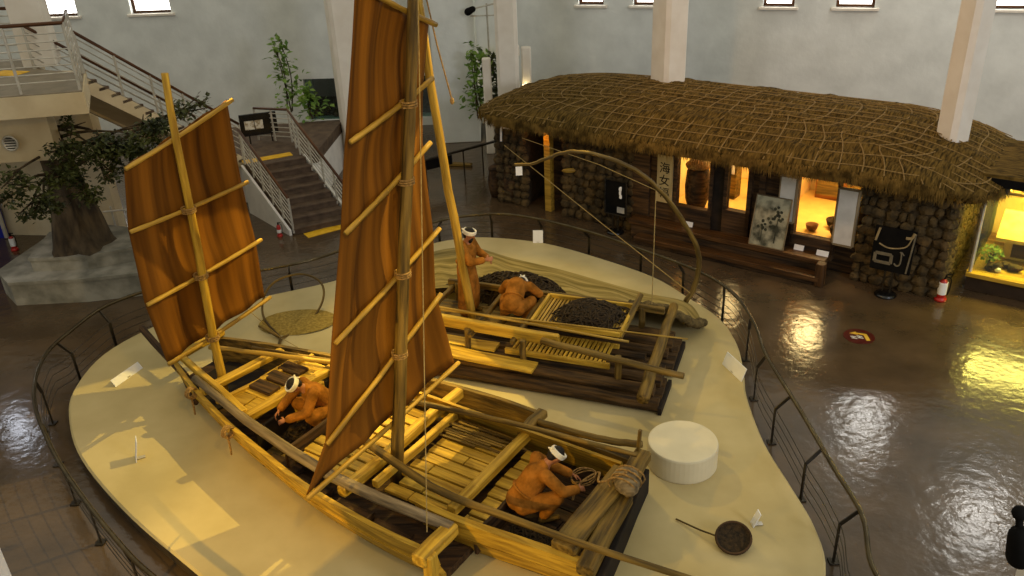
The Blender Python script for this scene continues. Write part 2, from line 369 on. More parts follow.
OUT = [(-.1, -.5), (.87, -.88), (2.13, -1.27), (3.12, -1.5), (4.09, -1.7), (4.97, -1.8), (5.65, -1.84), (6.34, -1.83)]
strake([(a, p, .9, p + .07, .62) for a, p in OUT], .07, WY, 'outer_plank')
strake([(a, p + .05, .63, p + .2, .32) for a, p in OUT], .07, WY, 'lower_outer_plank')
OUTF = [(-.1, .42), (.9, .7), (2.1, .95), (3.2, 1.12), (4.2, 1.2), (5.2, 1.27), (6.0, 1.25)]
strake([(a, p, .86, p - .12, .32) for a, p in OUTF], .07, WB, 'outer_plank')
# main hull sides
NEAR = [(5.6, -1.22), (6.14, -1.25), (7.1, -1.16), (8.0, -1.08)]
strake([(a, p, .9, p + .04, .62) for a, p in NEAR], .1, WY, 'bow_plank'); strake([(a, p + .05, .6, p + .18, .31) for a, p in NEAR], .1, WY, 'bow_plank')
strake([(a, .62, 1.02, .86, .5) for a in (3.2, 4.2, 5.2, 6.3, 7.55)], .05, WY, 'gunwale_plank')
strake([(a, p, .84, p - .06, .32) for a, p in ((5.9, 1.02), (7, 1.0), (7.7, .98))], .09, WB, 'bow_plank')
mb = MB(); mb.tube([B(a, p, z) for a, p, z in [(.9, -.78, .98), (2.46, -1.13, .96), (3.54, -1.31, .95), (4.41, -1.42, .95), (5.24, -1.43, .94), (6.3, -1.38, .93)]], [.06, .07, .075, .075, .075, .07]); mb.build('gunwale_log', WG, BOAT, smooth=True)
mb = MB(); mb.beam(B(.05, -.42, .98), B(2.3, -1.02, .97), .1, .1, seg=3, wob=.01); mb.build('gunwale_beam', WY, BOAT)
# hull bottom
hp = [B(a, p + .22, 0) for a, p in OUT] + [B(6.35, -1.05, 0), B(7.98, -.9, 0), B(7.66, 1.05, 0), B(6.1, 1.0, 0)] + [B(a, p - .14, 0) for a, p in OUTF[::-1]]
mb = MB(); mb.prism([(p.x, p.y) for p in hp], .305, .42); fixn(mb.build('hull_bottom', WD, BOAT))
# side trough slabs
mb = MB()
for a, p in ((3.2, -1.22), (3.9, -1.36), (4.7, -1.44), (5.4, -1.5)): mb.box(B(a, p, .5), .6, .22, .1, math.atan2(AX.y, AX.x))
mb.build('trough_boards', WD, BOAT)
# cross beams
def xbeam(a, p0, p1, z, w, h, m, a1=None, name='crossbeam'):
    mb = MB(); mb.beam(B(a, p0, z), B(a if a1 is None else a1, p1, z), w, h, seg=4, wob=.012); return mb.build(name, m, BOAT)
xbeam(.02, -.6, .5, .93, .12, .12, WY, name='transom_beam'); xbeam(1.22, -.92, .55, .92, .16, .1, WY, 1.42)
xbeam(1.62, -.98, .72, .9, .07, .07, WY, 1.95); xbeam(2.36, -1.05, .85, .93, .15, .12, WY, 2.56)
xbeam(4.62, -1.5, 1.1, .84, .14, .16, WY); xbeam(4.88, -1.15, .62, .82, .1, .12, WY)
xbeam(6.08, -1.1, .75, .87, .14, .14, WY); xbeam(6.02, .62, 1.2, .9, .16, .12, WB)
xbeam(6.26, -1.98, -1.32, .88, .2, .16, WY, name='end_block'); mb = MB(); mb.beam(B(6.36, -1.9, .32), B(6.34, -1.86, .93), .16, .13, up=AX); mb.build('end_post', WY, BOAT)
xbeam(7.62, -1.04, .56, .93, .32, .14, WB, name='bow_beam'); xbeam(7.96, -1.14, .2, .86, .22, .16, WB, 7.8, name='bow_beam')
xbeam(7.74, .15, 1.04, .9, .22, .16, WB, 7.66, name='bow_beam'); xbeam(8.06, -1.0, 1.02, .5, .08, .4, PIT, 7.72, name='bow_transom')
xbeam(3.35, -1.25, .9, .62, .06, .5, WD, name='bulkhead'); xbeam(6.45, -1.15, .7, .55, .05, .34, WD, name='bulkhead'); xbeam(2.62, -1.15, .85, .62, .05, .46, PIT, name='bulkhead')  # last bulkhead near-black, painting in the dark below the crossbeam
mb = MB(); mb.beam(B(2.62, -.35, .42), B(2.62, -.35, .9), .1, .1, up=AX); mb.build('deck_post', WY, BOAT); mb = MB(); mb.beam(B(2.62, .2, .42), B(2.62, .2, .9), .08, .08, up=AX); mb.build('deck_post', WY, BOAT)
def planks(name, a0, a1, p0, p1, z, n, m, gap=.012, th=.05, seg=3, rag=.12):
    mb = MB(); w = (p1 - p0) / n
    for i in range(n):
        p = p0 + w * (i + .5); x0 = a0 + R.uniform(0, rag); x1 = a1 - R.uniform(0, rag); dz = R.uniform(-.012, .012)
        if R.random() < .35:
            c = R.uniform(x0 + .3, x1 - .3); mb.beam(B(x0, p, z + dz), B(c, p, z + dz + R.uniform(-.01, .02)), w - gap, th, ch=.1); mb.beam(B(c + .02, p, z), B(x1, p, z), w - gap, th, ch=.1)
        else: mb.beam(B(x0, p, z + dz), B(x1, p, z + dz), w - gap, th, ch=.1)
    return mb.build(name, m, BOAT)
planks('deck_boards', 4.95, 6.02, -1.1, .56, .72, 9, WY, .03)
planks('deck_boards', 6.15, 6.45, -1.1, .56, .68, 8, WY, .03, rag=.05)
planks('deck_boards', 3.4, 4.55, -1.2, .56, .72, 9, WY, .03)
planks('deck_boards', 1.66, 2.42, -.95, .6, .86, 4, WY, .004, rag=.01)
mb = MB(); mb.prism([(p.x, p.y) for p in (B(.2, -.4, 0), B(1.2, -.75, 0), B(1.35, .45, 0), B(.2, .4, 0))], .44, .47); fixn(mb.build('stern_hold_shade', PIT, BOAT))  # near-black sheet, the shade inside the stern hold put into its colour
planks('well_floor', 2.65, 3.32, -1.1, .8, .46, 9, WB); planks('well_floor', 6.5, 7.5, -1.0, .8, .46, 9, WD)
mb = MB()                                                       # thin slats on the far side of the deck
for i in range(9):
    a = R.uniform(4.7, 5.1); p = .62 - i * .05; mb.beam(B(a, p - .05, .78 + R.uniform(-.01, .03)), B(a + R.uniform(.7, 1.1), p - R.uniform(.0, .06), .78), .035, .025)
mb.build('loose_slats', WB, BOAT)
mb = MB()
for p in (-.35, -.05, .25): mb.beam(B(1.75, p, .91), B(2.2, p, .91), .24, .07)
mb.build('hatch_cover', WD, BOAT)
mb = MB(); mb.beam(B(-1.75, .1, .72), B(.1, -.42, .55), .11, .12, ch=.3, seg=3, wob=.01); mb.beam(B(.05, -.42, .55), B(.8, -.8, .5), .1, .1, ch=.3); mb.build('stern_rudder_spar', WD, BOAT)
for a, p in ((1.0, -.98), (2.3, -1.38)):
    mb = MB(); c = B(a, p, 0)
    for k in range(3):
        mb.tube([c + AX * (k * .035) + PP * (.085 * math.cos(t)) + V((0, 0, .87 + .085 * math.sin(t))) for t in [i * math.pi / 5 for i in range(10)]], .016, 6, True)
    mb.tube([c + V((0, 0, .78)), c + AX * .05 - PP * .03 + V((0, 0, .6)), c + AX * .02 - PP * .02 + V((0, 0, .48))], .015, 6); mb.build('rope_lashing', ROPE, BOAT)
# bow clutter
mb = MB(); mb.beam(B(7.6, .98, .86), B(7.62, 1.0, 1.3), .045, .045, up=AX); mb.build('bow_peg', WB, BOAT)
T = thing('wood_block', 'rounded worn driftwood block lying on the bow of the sailing boat', 'wood block', B(7.95, .45, .98))
mb = MB(); mb.blob(B(7.78, .28, 1.05), .17, .27, .11, nu=14, nv=9, jit=.06); mb.build('block', WG, T, smooth=True)
mb = MB()
for k in range(4): mb.tube([B(7.78 + .185 * math.cos(t), .28 + (k - 1.5) * .09, 1.05 + .125 * math.sin(t)) for t in [i * math.pi / 6 for i in range(12)]], .012, 5, True)
mb.build('binding_rope', ROPE, T)
# long poles lying over the boat
def pole(name, pts, r, m, label, cat, r2=None, sm=True, nodes=False, group=None):
    mb = MB(); pts = [V(p) for p in pts]; n = 14; out = []; rr = []
    sp = spline(pts, max(2, n // max(1, len(pts) - 1)))
    for i, p in enumerate(sp):
        t = i / (len(sp) - 1); out.append(p + V((R.uniform(-1, 1), R.uniform(-1, 1), R.uniform(-1, 1))) * r * .12); rr.append((r + ((r2 or r) - r) * t) * (1.12 if nodes and i % 3 == 0 else 1))
    mb.tube(out, rr, 9); return mb.build(name, m, None, label, cat, group, smooth=sm)
pole('sculling_oar', [B(4.3, -.72, 1.06), B(5.73, -1.03, 1.06), B(6.76, -1.02, 1.06), B(8.04, -.95, 1.08), B(9.3, -.86, 1.12)], .06, WB, 'long round oar lying along the near side of the sailing boat', 'oar', .035)
pole('boat_pole', [B(4.2, .25, 1.08), B(5.4, .45, 1.1), B(6.3, .58, 1.1), P(637, 455, 1.08)], .045, WB, 'slender pole lying along the far gunwale of the sailing boat', 'pole', .03)
pole('stern_pole', [B(.45, -.1, 1.06), B(1.6, .25, 1.06), B(2.95, .62, 1.08)], .04, BAM, 'straight yellow pole laid across the stern of the sailing boat', 'pole')
pole('punting_pole', [B(1.0, .3, 1.0), B(2.2, .55, 1.02), B(3.1, .75, 1.04)], .028, WB, 'thin brown pole beside the yellow stern pole', 'pole')
pole('rowing_plank', [B(6.1, .95, .92), B(7.0, .98, .95), B(7.6, 1.12, .98)], .05, WB, 'short spar on the far bow edge of the sailing boat', 'pole')
# ------------------------------------------------------------------ masts and sails
def sail(prefix, base_a, base_p, rows, mast, mr, lab_m, lab_s):
    """rows: (d_left, z_left, d_right, z_right) from yard to boom, in the athwart plane of the mast"""
    A = lambda d, z, o=0: B(base_a + o, base_p + d, z)
    mp = MB(); n = 10
    q0, q1 = A(mast[0], mast[1], .14), A(mast[2], mast[3], .14)
    mp.tube([q0.lerp(q1, i / n) + V((R.uniform(-1, 1), R.uniform(-1, 1), 0)) * .012 for i in range(n + 1)], [mr * (1.15 - .35 * i / n) for i in range(n + 1)], 10)
    mo = mp.build('mast', WY if prefix == 1 else WB, BOAT, label=lab_m, smooth=True)
    lerp_ = lambda L: [L[i].lerp(L[i + 1], k / 8) for i in range(len(L) - 1) for k in range(8)] + [L[-1]]
    rs = lerp_([V((r[0], r[1], 0)) for r in rows]), lerp_([V((r[2], r[3], 0)) for r in rows])
    nu = 26; vs, gs, fs = [], [], []; nr = len(rs[0])
    for j in range(nr):
        t = (j % 8) / 8; bel = math.sin(math.pi * t) * .07
        for i in range(nu + 1):
            s = i / nu; d = rs[0][j].x + (rs[1][j].x - rs[0][j].x) * s; z = rs[0][j].y + (rs[1][j].y - rs[0][j].y) * s
            o = -.03 - bel * math.sin(math.pi * s) - .03 * math.sin(s * 19 + j * .12) - .02 * noise.noise(V((s * 9, j * .15, prefix)))
            vs.append(A(d, z, o)); gs.append((s * 1.5, j * .12, 0))
    fs = [(j * (nu + 1) + i, j * (nu + 1) + i + 1, j * (nu + 1) + nu + 2 + i, j * (nu + 1) + nu + 1 + i) for j in range(nr - 1) for i in range(nu)]
    sb = MB(); sb.add(vs, fs, gs); so = sb.build('sail', SAIL, BOAT, label=lab_s, smooth=True)
    md = so.modifiers.new('cloth', 'SOLIDIFY'); md.thickness = .012
    for k, r in enumerate(rows):
        bb = MB(); a, b = A(r[0] - .04, r[1], .06), A(r[2] + .04, r[3], .06); dv = (b - a)
        L = [a.lerp(b, i / 12) - V((0, 0, .02 * math.sin(math.pi * i / 12))) for i in range(13)]
        bb.tube(L, [.036 if i % 2 else .031 for i in range(13)], 8); bb.build('yard' if k == 0 else 'boom' if k == len(rows) - 1 else 'batten', BAM, BOAT, smooth=True)
    return A
A1 = sail(1, .94, -.326, [(-.72, 4.5, 1.14, 4.97), (-.88, 3.65, 1.13, 3.69), (-.92, 2.54, 1.18, 2.7), (-.84, 1.5, 1.14, 1.68)], (-.13, .45, .09, 5.6), .062, 'short stern mast', 'square brown stern sail')
A2 = sail(2, 4.71, -.52, [(.33, 6.85, 1.52, 6.23), (-.1, 5.25, 1.37, 5.62), (-.37, 4.25, 1.22, 4.85), (-.78, 3.01, 1.25, 3.67), (-1.16, 1.8, 1.16, 2.74), (-1.6, 1.29, 1.42, 1.5)], (-.21, .5, 1.2, 7.2), .08, 'tall main mast', 'tall brown main sail')
mb = MB(); mb.tube([PY(424, -12, 11.6), PY(437, 45, 11.6), PY(452, 100, 11.6)], .012, 6); mb.blob(PY(452, 101, 11.6), .03, .03, .05); mb.build('halyard_rope', ROPE, BOAT)
mb = MB(); mb.tube([A2(1.15, 7.1, .2), P(427, 532, .95)], .007, 5); mb.build('sheet_rope', CORD, BOAT)
for c in [(.0, 3.66), (-.05, 2.62), (-.09, 1.58)]:
    mb = MB()
    for k in range(3): mb.tube([A1(c[0] + .1 * math.cos(t), c[1] + (k - 1) * .03, .12 + .1 * math.sin(t)) for t in [i * math.pi / 5 for i in range(10)]], .012, 5, True)
    mb.build('mast_lashing', ROPE, BOAT)
for c in [(.84, 5.45), (.65, 4.55), (.41, 3.4), (.18, 2.35)]:
    mb = MB()
    for k in range(3): mb.tube([A2(c[0] + .1 * math.cos(t), c[1] + (k - 1) * .03, .12 + .1 * math.sin(t)) for t in [i * math.pi / 5 for i in range(10)]], .012, 5, True)
    mb.build('mast_lashing', ROPE, BOAT)
# ------------------------------------------------------------------ raft
R0 = V((2.13, 10.64, 0)); EL = V((-.93, .366, 0)).normalized(); EP = V((.366, .93, 0)).normalized()
def Q(r, p, z): return R0 + EL * r + EP * p + V((0, 0, z))
RAFT = thing('log_raft', 'old log fishing raft with raised plank frame, beyond the sailing boat', 'raft', Q(2.4, 1, .3))
def rlog(r0, r1, p, z, rad, m=LOG):
    mb = MB(); n = 9; a, b = Q(r0, p, z), Q(r1, p, z)
    mb.tube([a.lerp(b, i / n) + V((R.uniform(-1, 1), R.uniform(-1, 1), R.uniform(-1, 1))) * .012 for i in range(n + 1)], [rad * R.uniform(.88, 1.05) for i in range(n + 1)], 10)
    mb.build('log', m, RAFT, smooth=False)
for i in range(8):
    p = .12 + i * .265; e = 0 if i < 3 else (.34 if i == 3 else .0)
    rlog(e, 4.75 + R.uniform(-.2, .2), p, .43, .125)
for i in range(7):
    p = .2 + i * .28; e = .05 if i < 3 else (.38 if i == 3 else .05)
    rlog(e + R.uniform(0, .08), 4.5 + R.uniform(-.2, .2), p, .62, .105)
mb = MB(); mb.beam(Q(-.02, .0, .37), Q(-.02, .85, .37), .06, .13); mb.beam(Q(-.02, 1.15, .37), Q(-.02, 2.1, .37), .06, .13); mb.build('end_board', PIT, RAFT)
def rb(name, a, b, w, h, m): mb = MB(); mb.beam(Q(*a), Q(*b), w, h, seg=5, wob=.012); return mb.build(name, m, RAFT)
def rt(name, a, b, r0, r1, m, n=8):
    mb = MB(); mb.tube([Q(*a).lerp(Q(*b), i / n) + V((R.uniform(-1, 1), R.uniform(-1, 1), R.uniform(-1, 1))) * r0 * .1 for i in range(n + 1)], [r0 + (r1 - r0) * i / n for i in range(n + 1)], 9); return mb.build(name, m, RAFT, smooth=True)
rb('frame_beam', (4.3, .52, 1.12), (1.7, .42, 1.12), .1, .2, WY)
rt('frame_rail', (1.95, .3, 1.14), (-.35, .0, 1.08), .06, .05, WB)
rt('frame_rail', (4.3, .62, 1.24), (-.25, .92, 1.18), .022, .012, BAM)
rt('frame_rail', (4.2, .7, 1.26), (.6, .55, 1.2), .026, .02, BAM)
for r, p in ((.69, .25), (2.27, .3), (3.27, .4), (4.1, .4), (.69, 1.9), (2.4, 1.9), (4.1, 1.9)): rb('frame_post', (r, p, .68), (r, p, 1.1), .1, .1, WB)
rb('frame_beam', (4.3, 1.95, 1.08), (.3, 1.9, 1.08), .08, .12, WB)
for r in (4.2, 3.2, 2.45): rb('frame_tie', (r, .3, 1.02), (r, 2.0, 1.02), .08, .09, WB)
rt('crosspiece', (.16, -.42, .86), (.22, 2.3, .98), .1, .075, WB)
rt('crosspiece', (.85, .95, 1.0), (.72, 1.95, 1.3), .06, .05, WB)
mb = MB()
for i in range(22): r = .95 + i * .072; mb.beam(Q(r, .36, .86), Q(r, .98, .86), .045, .03)
mb.beam(Q(.85, .36, .82), Q(2.6, .36, .82), .06, .1); mb.beam(Q(.85, .98, .82), Q(2.6, .98, .82), .06, .08); mb.build('slatted_bench', WY, RAFT)
rb('lower_board', (4.6, .2, .78), (2.0, .1, .74), .3, .05, WY); rb('lower_board', (4.6, .55, .76), (2.8, .5, .76), .26, .05, WY)
planksR = MB()
for i in range(6): planksR.beam(Q(4.4, 1.05 + i * .15, .74), Q(2.6, 1.05 + i * .15, .74), .14, .04)
planksR.build('standing_deck', WB, RAFT)
# tray with heaped dark net
T = thing('net_tray', 'framed slatted bamboo tray on the raft carrying a dark net heap', 'tray', Q(1.55, 1.35, 1.1))
mb = MB()
for i in range(24): r = .86 + i * .06; mb.beam(Q(r, .82, 1.12), Q(r, 1.78, 1.12), .04, .02)
mb.build('slats', BAM, T)
for a, b in (((.8, .8), (2.3, .8)), ((.8, 1.8), (2.3, 1.8)), ((.8, .8), (.8, 1.8)), ((2.3, .8), (2.3, 1.8))):
    mb = MB(); mb.beam(Q(*a, 1.15), Q(*b, 1.15), .05, .08); mb.build('tray_rim', WY, T)
def heap(name, c, rx, ry, h, n, rad, m, label, cat, dirs=(EL, EP), group=None):
    mb = MB()
    for k in range(n):
        a, b = R.uniform(-.75, .75) * rx, R.uniform(-.75, .75) * ry; t0 = R.uniform(0, 6.28); q = R.uniform(.12, .28); pts = []
        for i in range(11):
            t = t0 + i * .75; x, y = a + q * math.cos(t) * (1 + .3 * math.sin(t * 1.7)), b + q * .8 * math.sin(t)
            e = max(0, 1 - (x / rx) ** 2 - (y / ry) ** 2) ** .5
            pts.append(c + dirs[0] * x + dirs[1] * y + V((0, 0, rad + e * h * R.uniform(.75, 1.05))))
        mb.tube(spline(pts, 2), rad, 5)
    cv = []; 
    for i in range(9):
        for j in range(20):
            f = i / 8; t = j * .31416; x, y = rx * .95 * f * math.cos(t), ry * .95 * f * math.sin(t)
            cv.append(c + dirs[0] * x + dirs[1] * y + V((0, 0, .004 + h * .85 * max(0, 1 - f * f) ** .5 * R.uniform(.85, 1))))
    mb.add(cv, [(i * 20 + j, i * 20 + (j + 1) % 20, i * 20 + 20 + (j + 1) % 20, i * 20 + 20 + j) for i in range(8) for j in range(20)])
    return mb.build(name, m, None, label, cat, group, smooth=True)
heap('fishing_net', Q(1.42, 1.32, 1.14), .52, .42, .2, 60, .014, NETD, 'heaped dark fishing net on the framed bamboo tray of the raft', 'fishing net')
heap('fishing_net', Q(3.1, 2.35, .72), .95, .5, .44, 90, .016, NETD, 'dark bunched fishing net on the raft between the two fishermen', 'fishing net')
# big fine net spread from the raft to the platform
outer = spline([Q(6.1, 3.2, .31), Q(6.0, 4.5, .31), Q(5.2, 5.05, .31), Q(4.1, 4.75, .31), Q(2.98, 4.5, .31), Q(1.17, 3.95, .31), Q(.2, 3.75, .31), Q(-.25, 2.9, .32)], 8)
inner = spline([Q(5.2, 1.6, .5), Q(4.9, 1.95, .78), Q(4.2, 2.1, .9), Q(3.4, 2.12, .9), Q(2.4, 2.15, .95), Q(1.4, 2.1, 1.0), Q(.6, 2.2, .95), Q(0, 2.3, .75)], 8)
mb = MB(); vs, gs = [], []; nj = 22
for i, (o, n) in enumerate(zip(outer, inner)):
    for j in range(nj + 1):
        t = j / nj; p = n.lerp(o, t); z = o.z + (n.z - o.z) * (1 - t) ** 1.8
        w = math.sin(math.pi * min(1, t * 1.02)); z += w * (.035 * math.sin(i * 1.1 + t * 5) + .04 * math.sin(t * 30 + i * .22 + 2 * noise.noise(V((i * .1, 0, 1)))) + .07 * noise.noise(V((i * .25, t * 4, 3)))) + .05 * w
        vs.append(V((p.x, p.y, max(.306, z)))); gs.append((t * 3, i * .12, 0))
fs = [(i * (nj + 1) + j, i * (nj + 1) + j + 1, (i + 1) * (nj + 1) + j + 1, (i + 1) * (nj + 1) + j) for i in range(len(outer) - 1) for j in range(nj)]
mb.add(vs, fs, gs); o = mb.build('spread_net', NETY, None, 'wide fine yellowish net draped from the raft onto the far platform edge', 'fishing net', smooth=True)
for k, (pts, rad) in enumerate((([Q(6.05, 3.2, .36), Q(5.3, 2.9, .44), Q(4.7, 2.5, .6), Q(4.3, 2.2, .85)], .1), ([Q(-.25, 2.9, .4), Q(-.1, 2.45, .62), Q(.35, 2.25, .92), Q(1.0, 2.15, 1.02)], .085))):
    mb = MB(); sp = spline(pts, 7); mb.tube([p + V((R.uniform(-1, 1), R.uniform(-1, 1), R.uniform(-1, 1))) * .025 for p in sp], [rad * R.uniform(.75, 1.1) for _ in sp], 9)
    mb.build('net_roll', NETD if k == 0 else mat('brown_net', (70, 58, 32), (110, 92, 54), .95, 14, bump=.7), None, ('dark rolled edge of net beside the standing fisherman', 'bunched net roll at the right far corner of the raft')[k], 'fishing net', smooth=True)
# raft mast leaning by the standing fisherman
pole('raft_mast', [P(473, 322, .66), PY(444, 165, 12.9), PY(416, -14, 12.2)], .08, BAM, 'tall leaning pole on the raft in front of the standing fisherman', 'pole', .06)
# bowed lift-net pole
bow = [(686, 301, 13.25), (695, 285, 13.25), (699, 262, 13.2), (695, 243, 13.1), (680, 216, 12.9), (660, 191, 12.7), (640, 173, 12.6), (612, 159, 12.5), (583, 152, 12.4), (562, 153, 12.4), (546, 159, 12.4), (530, 164, 12.4), (514, 164, 12.4)]
T = thing('lift_net_pole', 'long bowed pole arching from the raft corner with a white tag', 'fishing gear', PY(*bow[0]))
sp = spline([PY(*b) for b in bow], 5); mb = MB(); mb.tube([p + V((R.uniform(-1, 1), 0, R.uniform(-1, 1))) * .008 for p in sp], [.05 - .03 * i / len(sp) for i in range(len(sp))], 9); mb.build('bent_pole', WB, T, smooth=True)
mb = MB(); q = PY(519, 171, 12.38); mb.beam(q + V((0, 0, .07)), q - V((0, 0, .07)), .1, .006, up=(0, 1, 0), ch=0); mb.build('paper_tag', CARD, T)
mb = MB(); a = PY(656, 190, 12.66); mb.tube([a, V((a.x, a.y, 1.15))], .008, 5); mb.build('hanging_cord', CORD, T)
mb = MB(); mb.tube([PY(690, 293, 13.2), PY(600, 222, 16.4), PY(504, 145, 20.0)], .008, 5); mb.tube([PY(662, 193, 12.7), PY(600, 165, 15.5), PY(522, 138, 19.5)], .006, 5); mb.build('stay_cord', CORD, T)
# ------------------------------------------------------------------ hoop net behind the stern
T = thing('hoop_net', 'forked stick hoop net lying on the platform behind the stern sail', 'fishing net', P(280, 340, .3))
mb = MB(); mb.tube([P(272, 372, .34), P(281, 338, .36)], .03, 7); mb.tube([P(281, 338, .36), P(259, 326, .42)], [.03, .022], 7); mb.build('forked_handle', WB, T, smooth=True)
mb = MB(); hs = spline([P(281, 338, .36), PY(303, 328, 14.1), PY(319, 309, 14.5), PY(324, 292, 14.8), PY(318, 280, 15.0), PY(300, 274, 15.1), PY(276, 281, 15.0), PY(264, 297, 14.8), PY(264, 318, 14.3), P(281, 338, .36)], 5)
mb.tube(hs, .022, 7); mb.build('hoop', WB, T, smooth=True)
mb = MB(); c = P(298, 322, .31); vs, gs = [], []
for i in range(6):
    for j in range(22):
        t = j * 2 * math.pi / 22; f = i / 5; vs.append(c + V((.74 * f * math.cos(t), .5 * f * math.sin(t), .035 * (1 - f * f) + .02 * noise.noise(V((f * 3, t, 0))) + .006))); gs.append((f, t, 0))
mb.add(vs, [(i * 22 + j, i * 22 + (j + 1) % 22, i * 22 + 22 + (j + 1) % 22, i * 22 + 22 + j) for i in range(5) for j in range(22)], gs)
mb.build('net_bag', mat('olive_net', (128, 104, 40), (160, 134, 62), .95, 20, bump=.5), T, smooth=True)
mb = MB(); mb.tube([P(247, 309, 1.3), P(281, 338, .36)], .006, 5); mb.tube([P(281, 338, .38), P(342, 372, .8)], .006, 5); mb.build('tie_cord', CORD, T)
# ------------------------------------------------------------------ people
def rm(o, vox, sm=2):
    m = o.modifiers.new('skin', 'REMESH'); m.mode = 'VOXEL'; m.voxel_size = vox; m.use_smooth_shade = True
    if sm: s = o.modifiers.new('soft', 'SMOOTH'); s.factor = .5; s.iterations = sm
def person(label, loc, head_deg, J, coat='long', extra=None):
    """J joints in local metres, +y the way the person faces, +x to the right hand"""
    T = thing('person', label, 'person', loc); h = math.radians(head_deg)
    W = lambda p: V(loc) + Matrix.Rotation(h, 3, 'Z') @ V(p)
    def part(mb, name, m, vox, sm=2, parent=None):
        mb.v = [W(p) for p in mb.v]; o = mb.build(name, m, parent or T, smooth=True)
        if vox: rm(o, vox, sm)
        return o
    g = {k: V(p) for k, p in J.items()}
    up = (g['head'] - g['neck']).normalized(); fw = V(J['face']).normalized(); fw = (fw - fw.dot(up) * up).normalized(); rt_ = fw.cross(up)
    HM = Matrix((rt_, fw, up)).transposed(); hd = g['head']
    b = MB()
    b.limb(g['pelvis'], .135, g['chest'], .15); b.limb(g['chest'], .13, g['neck'], .06); b.limb(g['neck'], .056, hd, .06)
    b.blob(hd + up * .01, .076, .092, .112, HM, 16, 12); b.blob(hd + fw * .025 - up * .05, .055, .06, .06, HM)            # skull, jaw
    b.blob(hd + fw * .098 - up * .012, .014, .022, .026, HM); b.blob(hd + fw * .087 + up * .022, .05, .014, .01, HM)        # nose, brow
    b.blob(hd + fw * .084 - up * .058, .025, .013, .009, HM)                                                                     # lips
    for s in (-1, 1):
        b.blob(hd + rt_ * (.077 * s) - up * .005, .012, .02, .032, HM); b.blob(hd + fw * .08 + rt_ * (.03 * s) + up * .005, .013, .012, .009, HM)
        k = 'R' if s > 0 else 'L'
        b.limb(g['chest'] + (g['sh' + k] - g['chest']) * .4, .085, g['sh' + k], .066); b.limb(g['sh' + k], .056, g['el' + k], .044); b.limb(g['el' + k], .042, g['wr' + k], .028)
        b.limb(g['pelvis'] + (g['hip' + k] - g['pelvis']) * .5, .1, g['hip' + k], .1); b.limb(g['hip' + k], .088, g['kn' + k], .058); b.limb(g['kn' + k], .058, g['an' + k], .038)
        toe = g['an' + k] + V(J.get('toe' + k, (0, .17, -.045))); b.limb(g['an' + k] - V((0, .02, .02)), .042, toe, .032)
        d = (g['wr' + k] - g['el' + k]).normalized(); pn = V(J.get('palm' + k, (-s, 0, -.3))); pn = (pn - pn.dot(d) * d).normalized(); sd = d.cross(pn) * (1 if s > 0 else -1)
        w = g['wr' + k]; PM = Matrix((sd, d, pn)).transposed(); b.blob(w + d * .055, .04, .052, .016, PM, 10, 7)
        for i, L in enumerate((.07, .078, .072, .056)):
            k0 = w + d * .095 + sd * (.03 - i * .02); k1 = k0 + (d * .82 + pn * .5).normalized() * L * .55; k2 = k1 + (d * .35 + pn * .95).normalized() * L * .5
            b.limb(k0 - d * .02, .0095, k1, .009, 8); b.limb(k1, .009, k2, .0075, 8)
        t0 = w + d * .035 + sd * .032; t1 = t0 + (sd * .75 + d * .5 + pn * .35).normalized() * .042; t2 = t1 + (d * .8 + pn * .5 + sd * .1).normalized() * .034
        b.limb(t0, .012, t1, .0105, 8); b.limb(t1, .0105, t2, .008, 8)
    part(b, 'body', SKIN, .0075, 1)
    c = MB()
    c.limb(g['pelvis'], .16, g['chest'], .175, 16); c.limb(g['chest'], .165, g['neck'] - up * .045, .075, 16)
    for k in 'LR':
        c.limb(g['chest'], .12, g['sh' + k], .085); c.limb(g['sh' + k], .085, g['el' + k], .075); c.limb(g['el' + k], .075, g['wr' + k] - (g['wr' + k] - g['el' + k]).normalized() * .05, .064)
        if coat == 'long':
            c.limb(g['pelvis'], .17, g['kn' + k].lerp(g['pelvis'], .1) * 1, .15, 16); c.limb(g['kn' + k], .15, g['an' + k] + V((0, 0, .06)), .15, 16)
        else:
            c.limb(g['pelvis'], .165, g['hip' + k].lerp(g['kn' + k], .3), .12, 14)
    cl = part(c, 'coat', CLOTH, .016, 3)
    if coat != 'long':
        t = MB()
        for k in 'LR':
            t.limb(g['pelvis'], .14, g['hip' + k], .125); t.limb(g['hip' + k], .122, g['kn' + k], .095); t.limb(g['kn' + k], .095, g['an' + k] + V((0, 0, .04)), .07)
        part(t, 'trousers', CLOTH, .016, 3)
    sh = MB()
    for k in 'LR':
        toe = g['an' + k] + V(J.get('toe' + k, (0, .17, -.045))); sh.limb(g['an' + k] - V((0, .03, .03)), .05, toe, .04)
    part(sh, 'straw_shoes', STRAW, .012, 1)
    hr = MB(); hr.blob(hd + up * .035 - fw * .012, .085, .098, .1, HM, 16, 12); hr.blob(hd - fw * .04 + up * .0, .08, .07, .1, HM, 14, 10)
    part(hr, 'hair', HAIR, .012, 1)
    hb = MB(); tl = (up + fw * .12).normalized()
    for dz in (-.024, -.012, .0, .012, .024): hb.tube([hd + up * (.05 + dz) + rt_ * (.093 * math.cos(a)) + fw * (.106 * math.sin(a) - .006) + up * .015 * math.sin(a) for a in [i * math.pi / 12 for i in range(24)]], .0135, 6, True)
    hb.limb(hd - fw * .11 + up * .045, .018, hd - fw * .135 + up * .06 + rt_ * .03, .012); hb.limb(hd - fw * .11 + up * .045, .016, hd - fw * .14 + up * .01 - rt_ * .03, .01)
    part(hb, 'headband', WHITEC, 0)
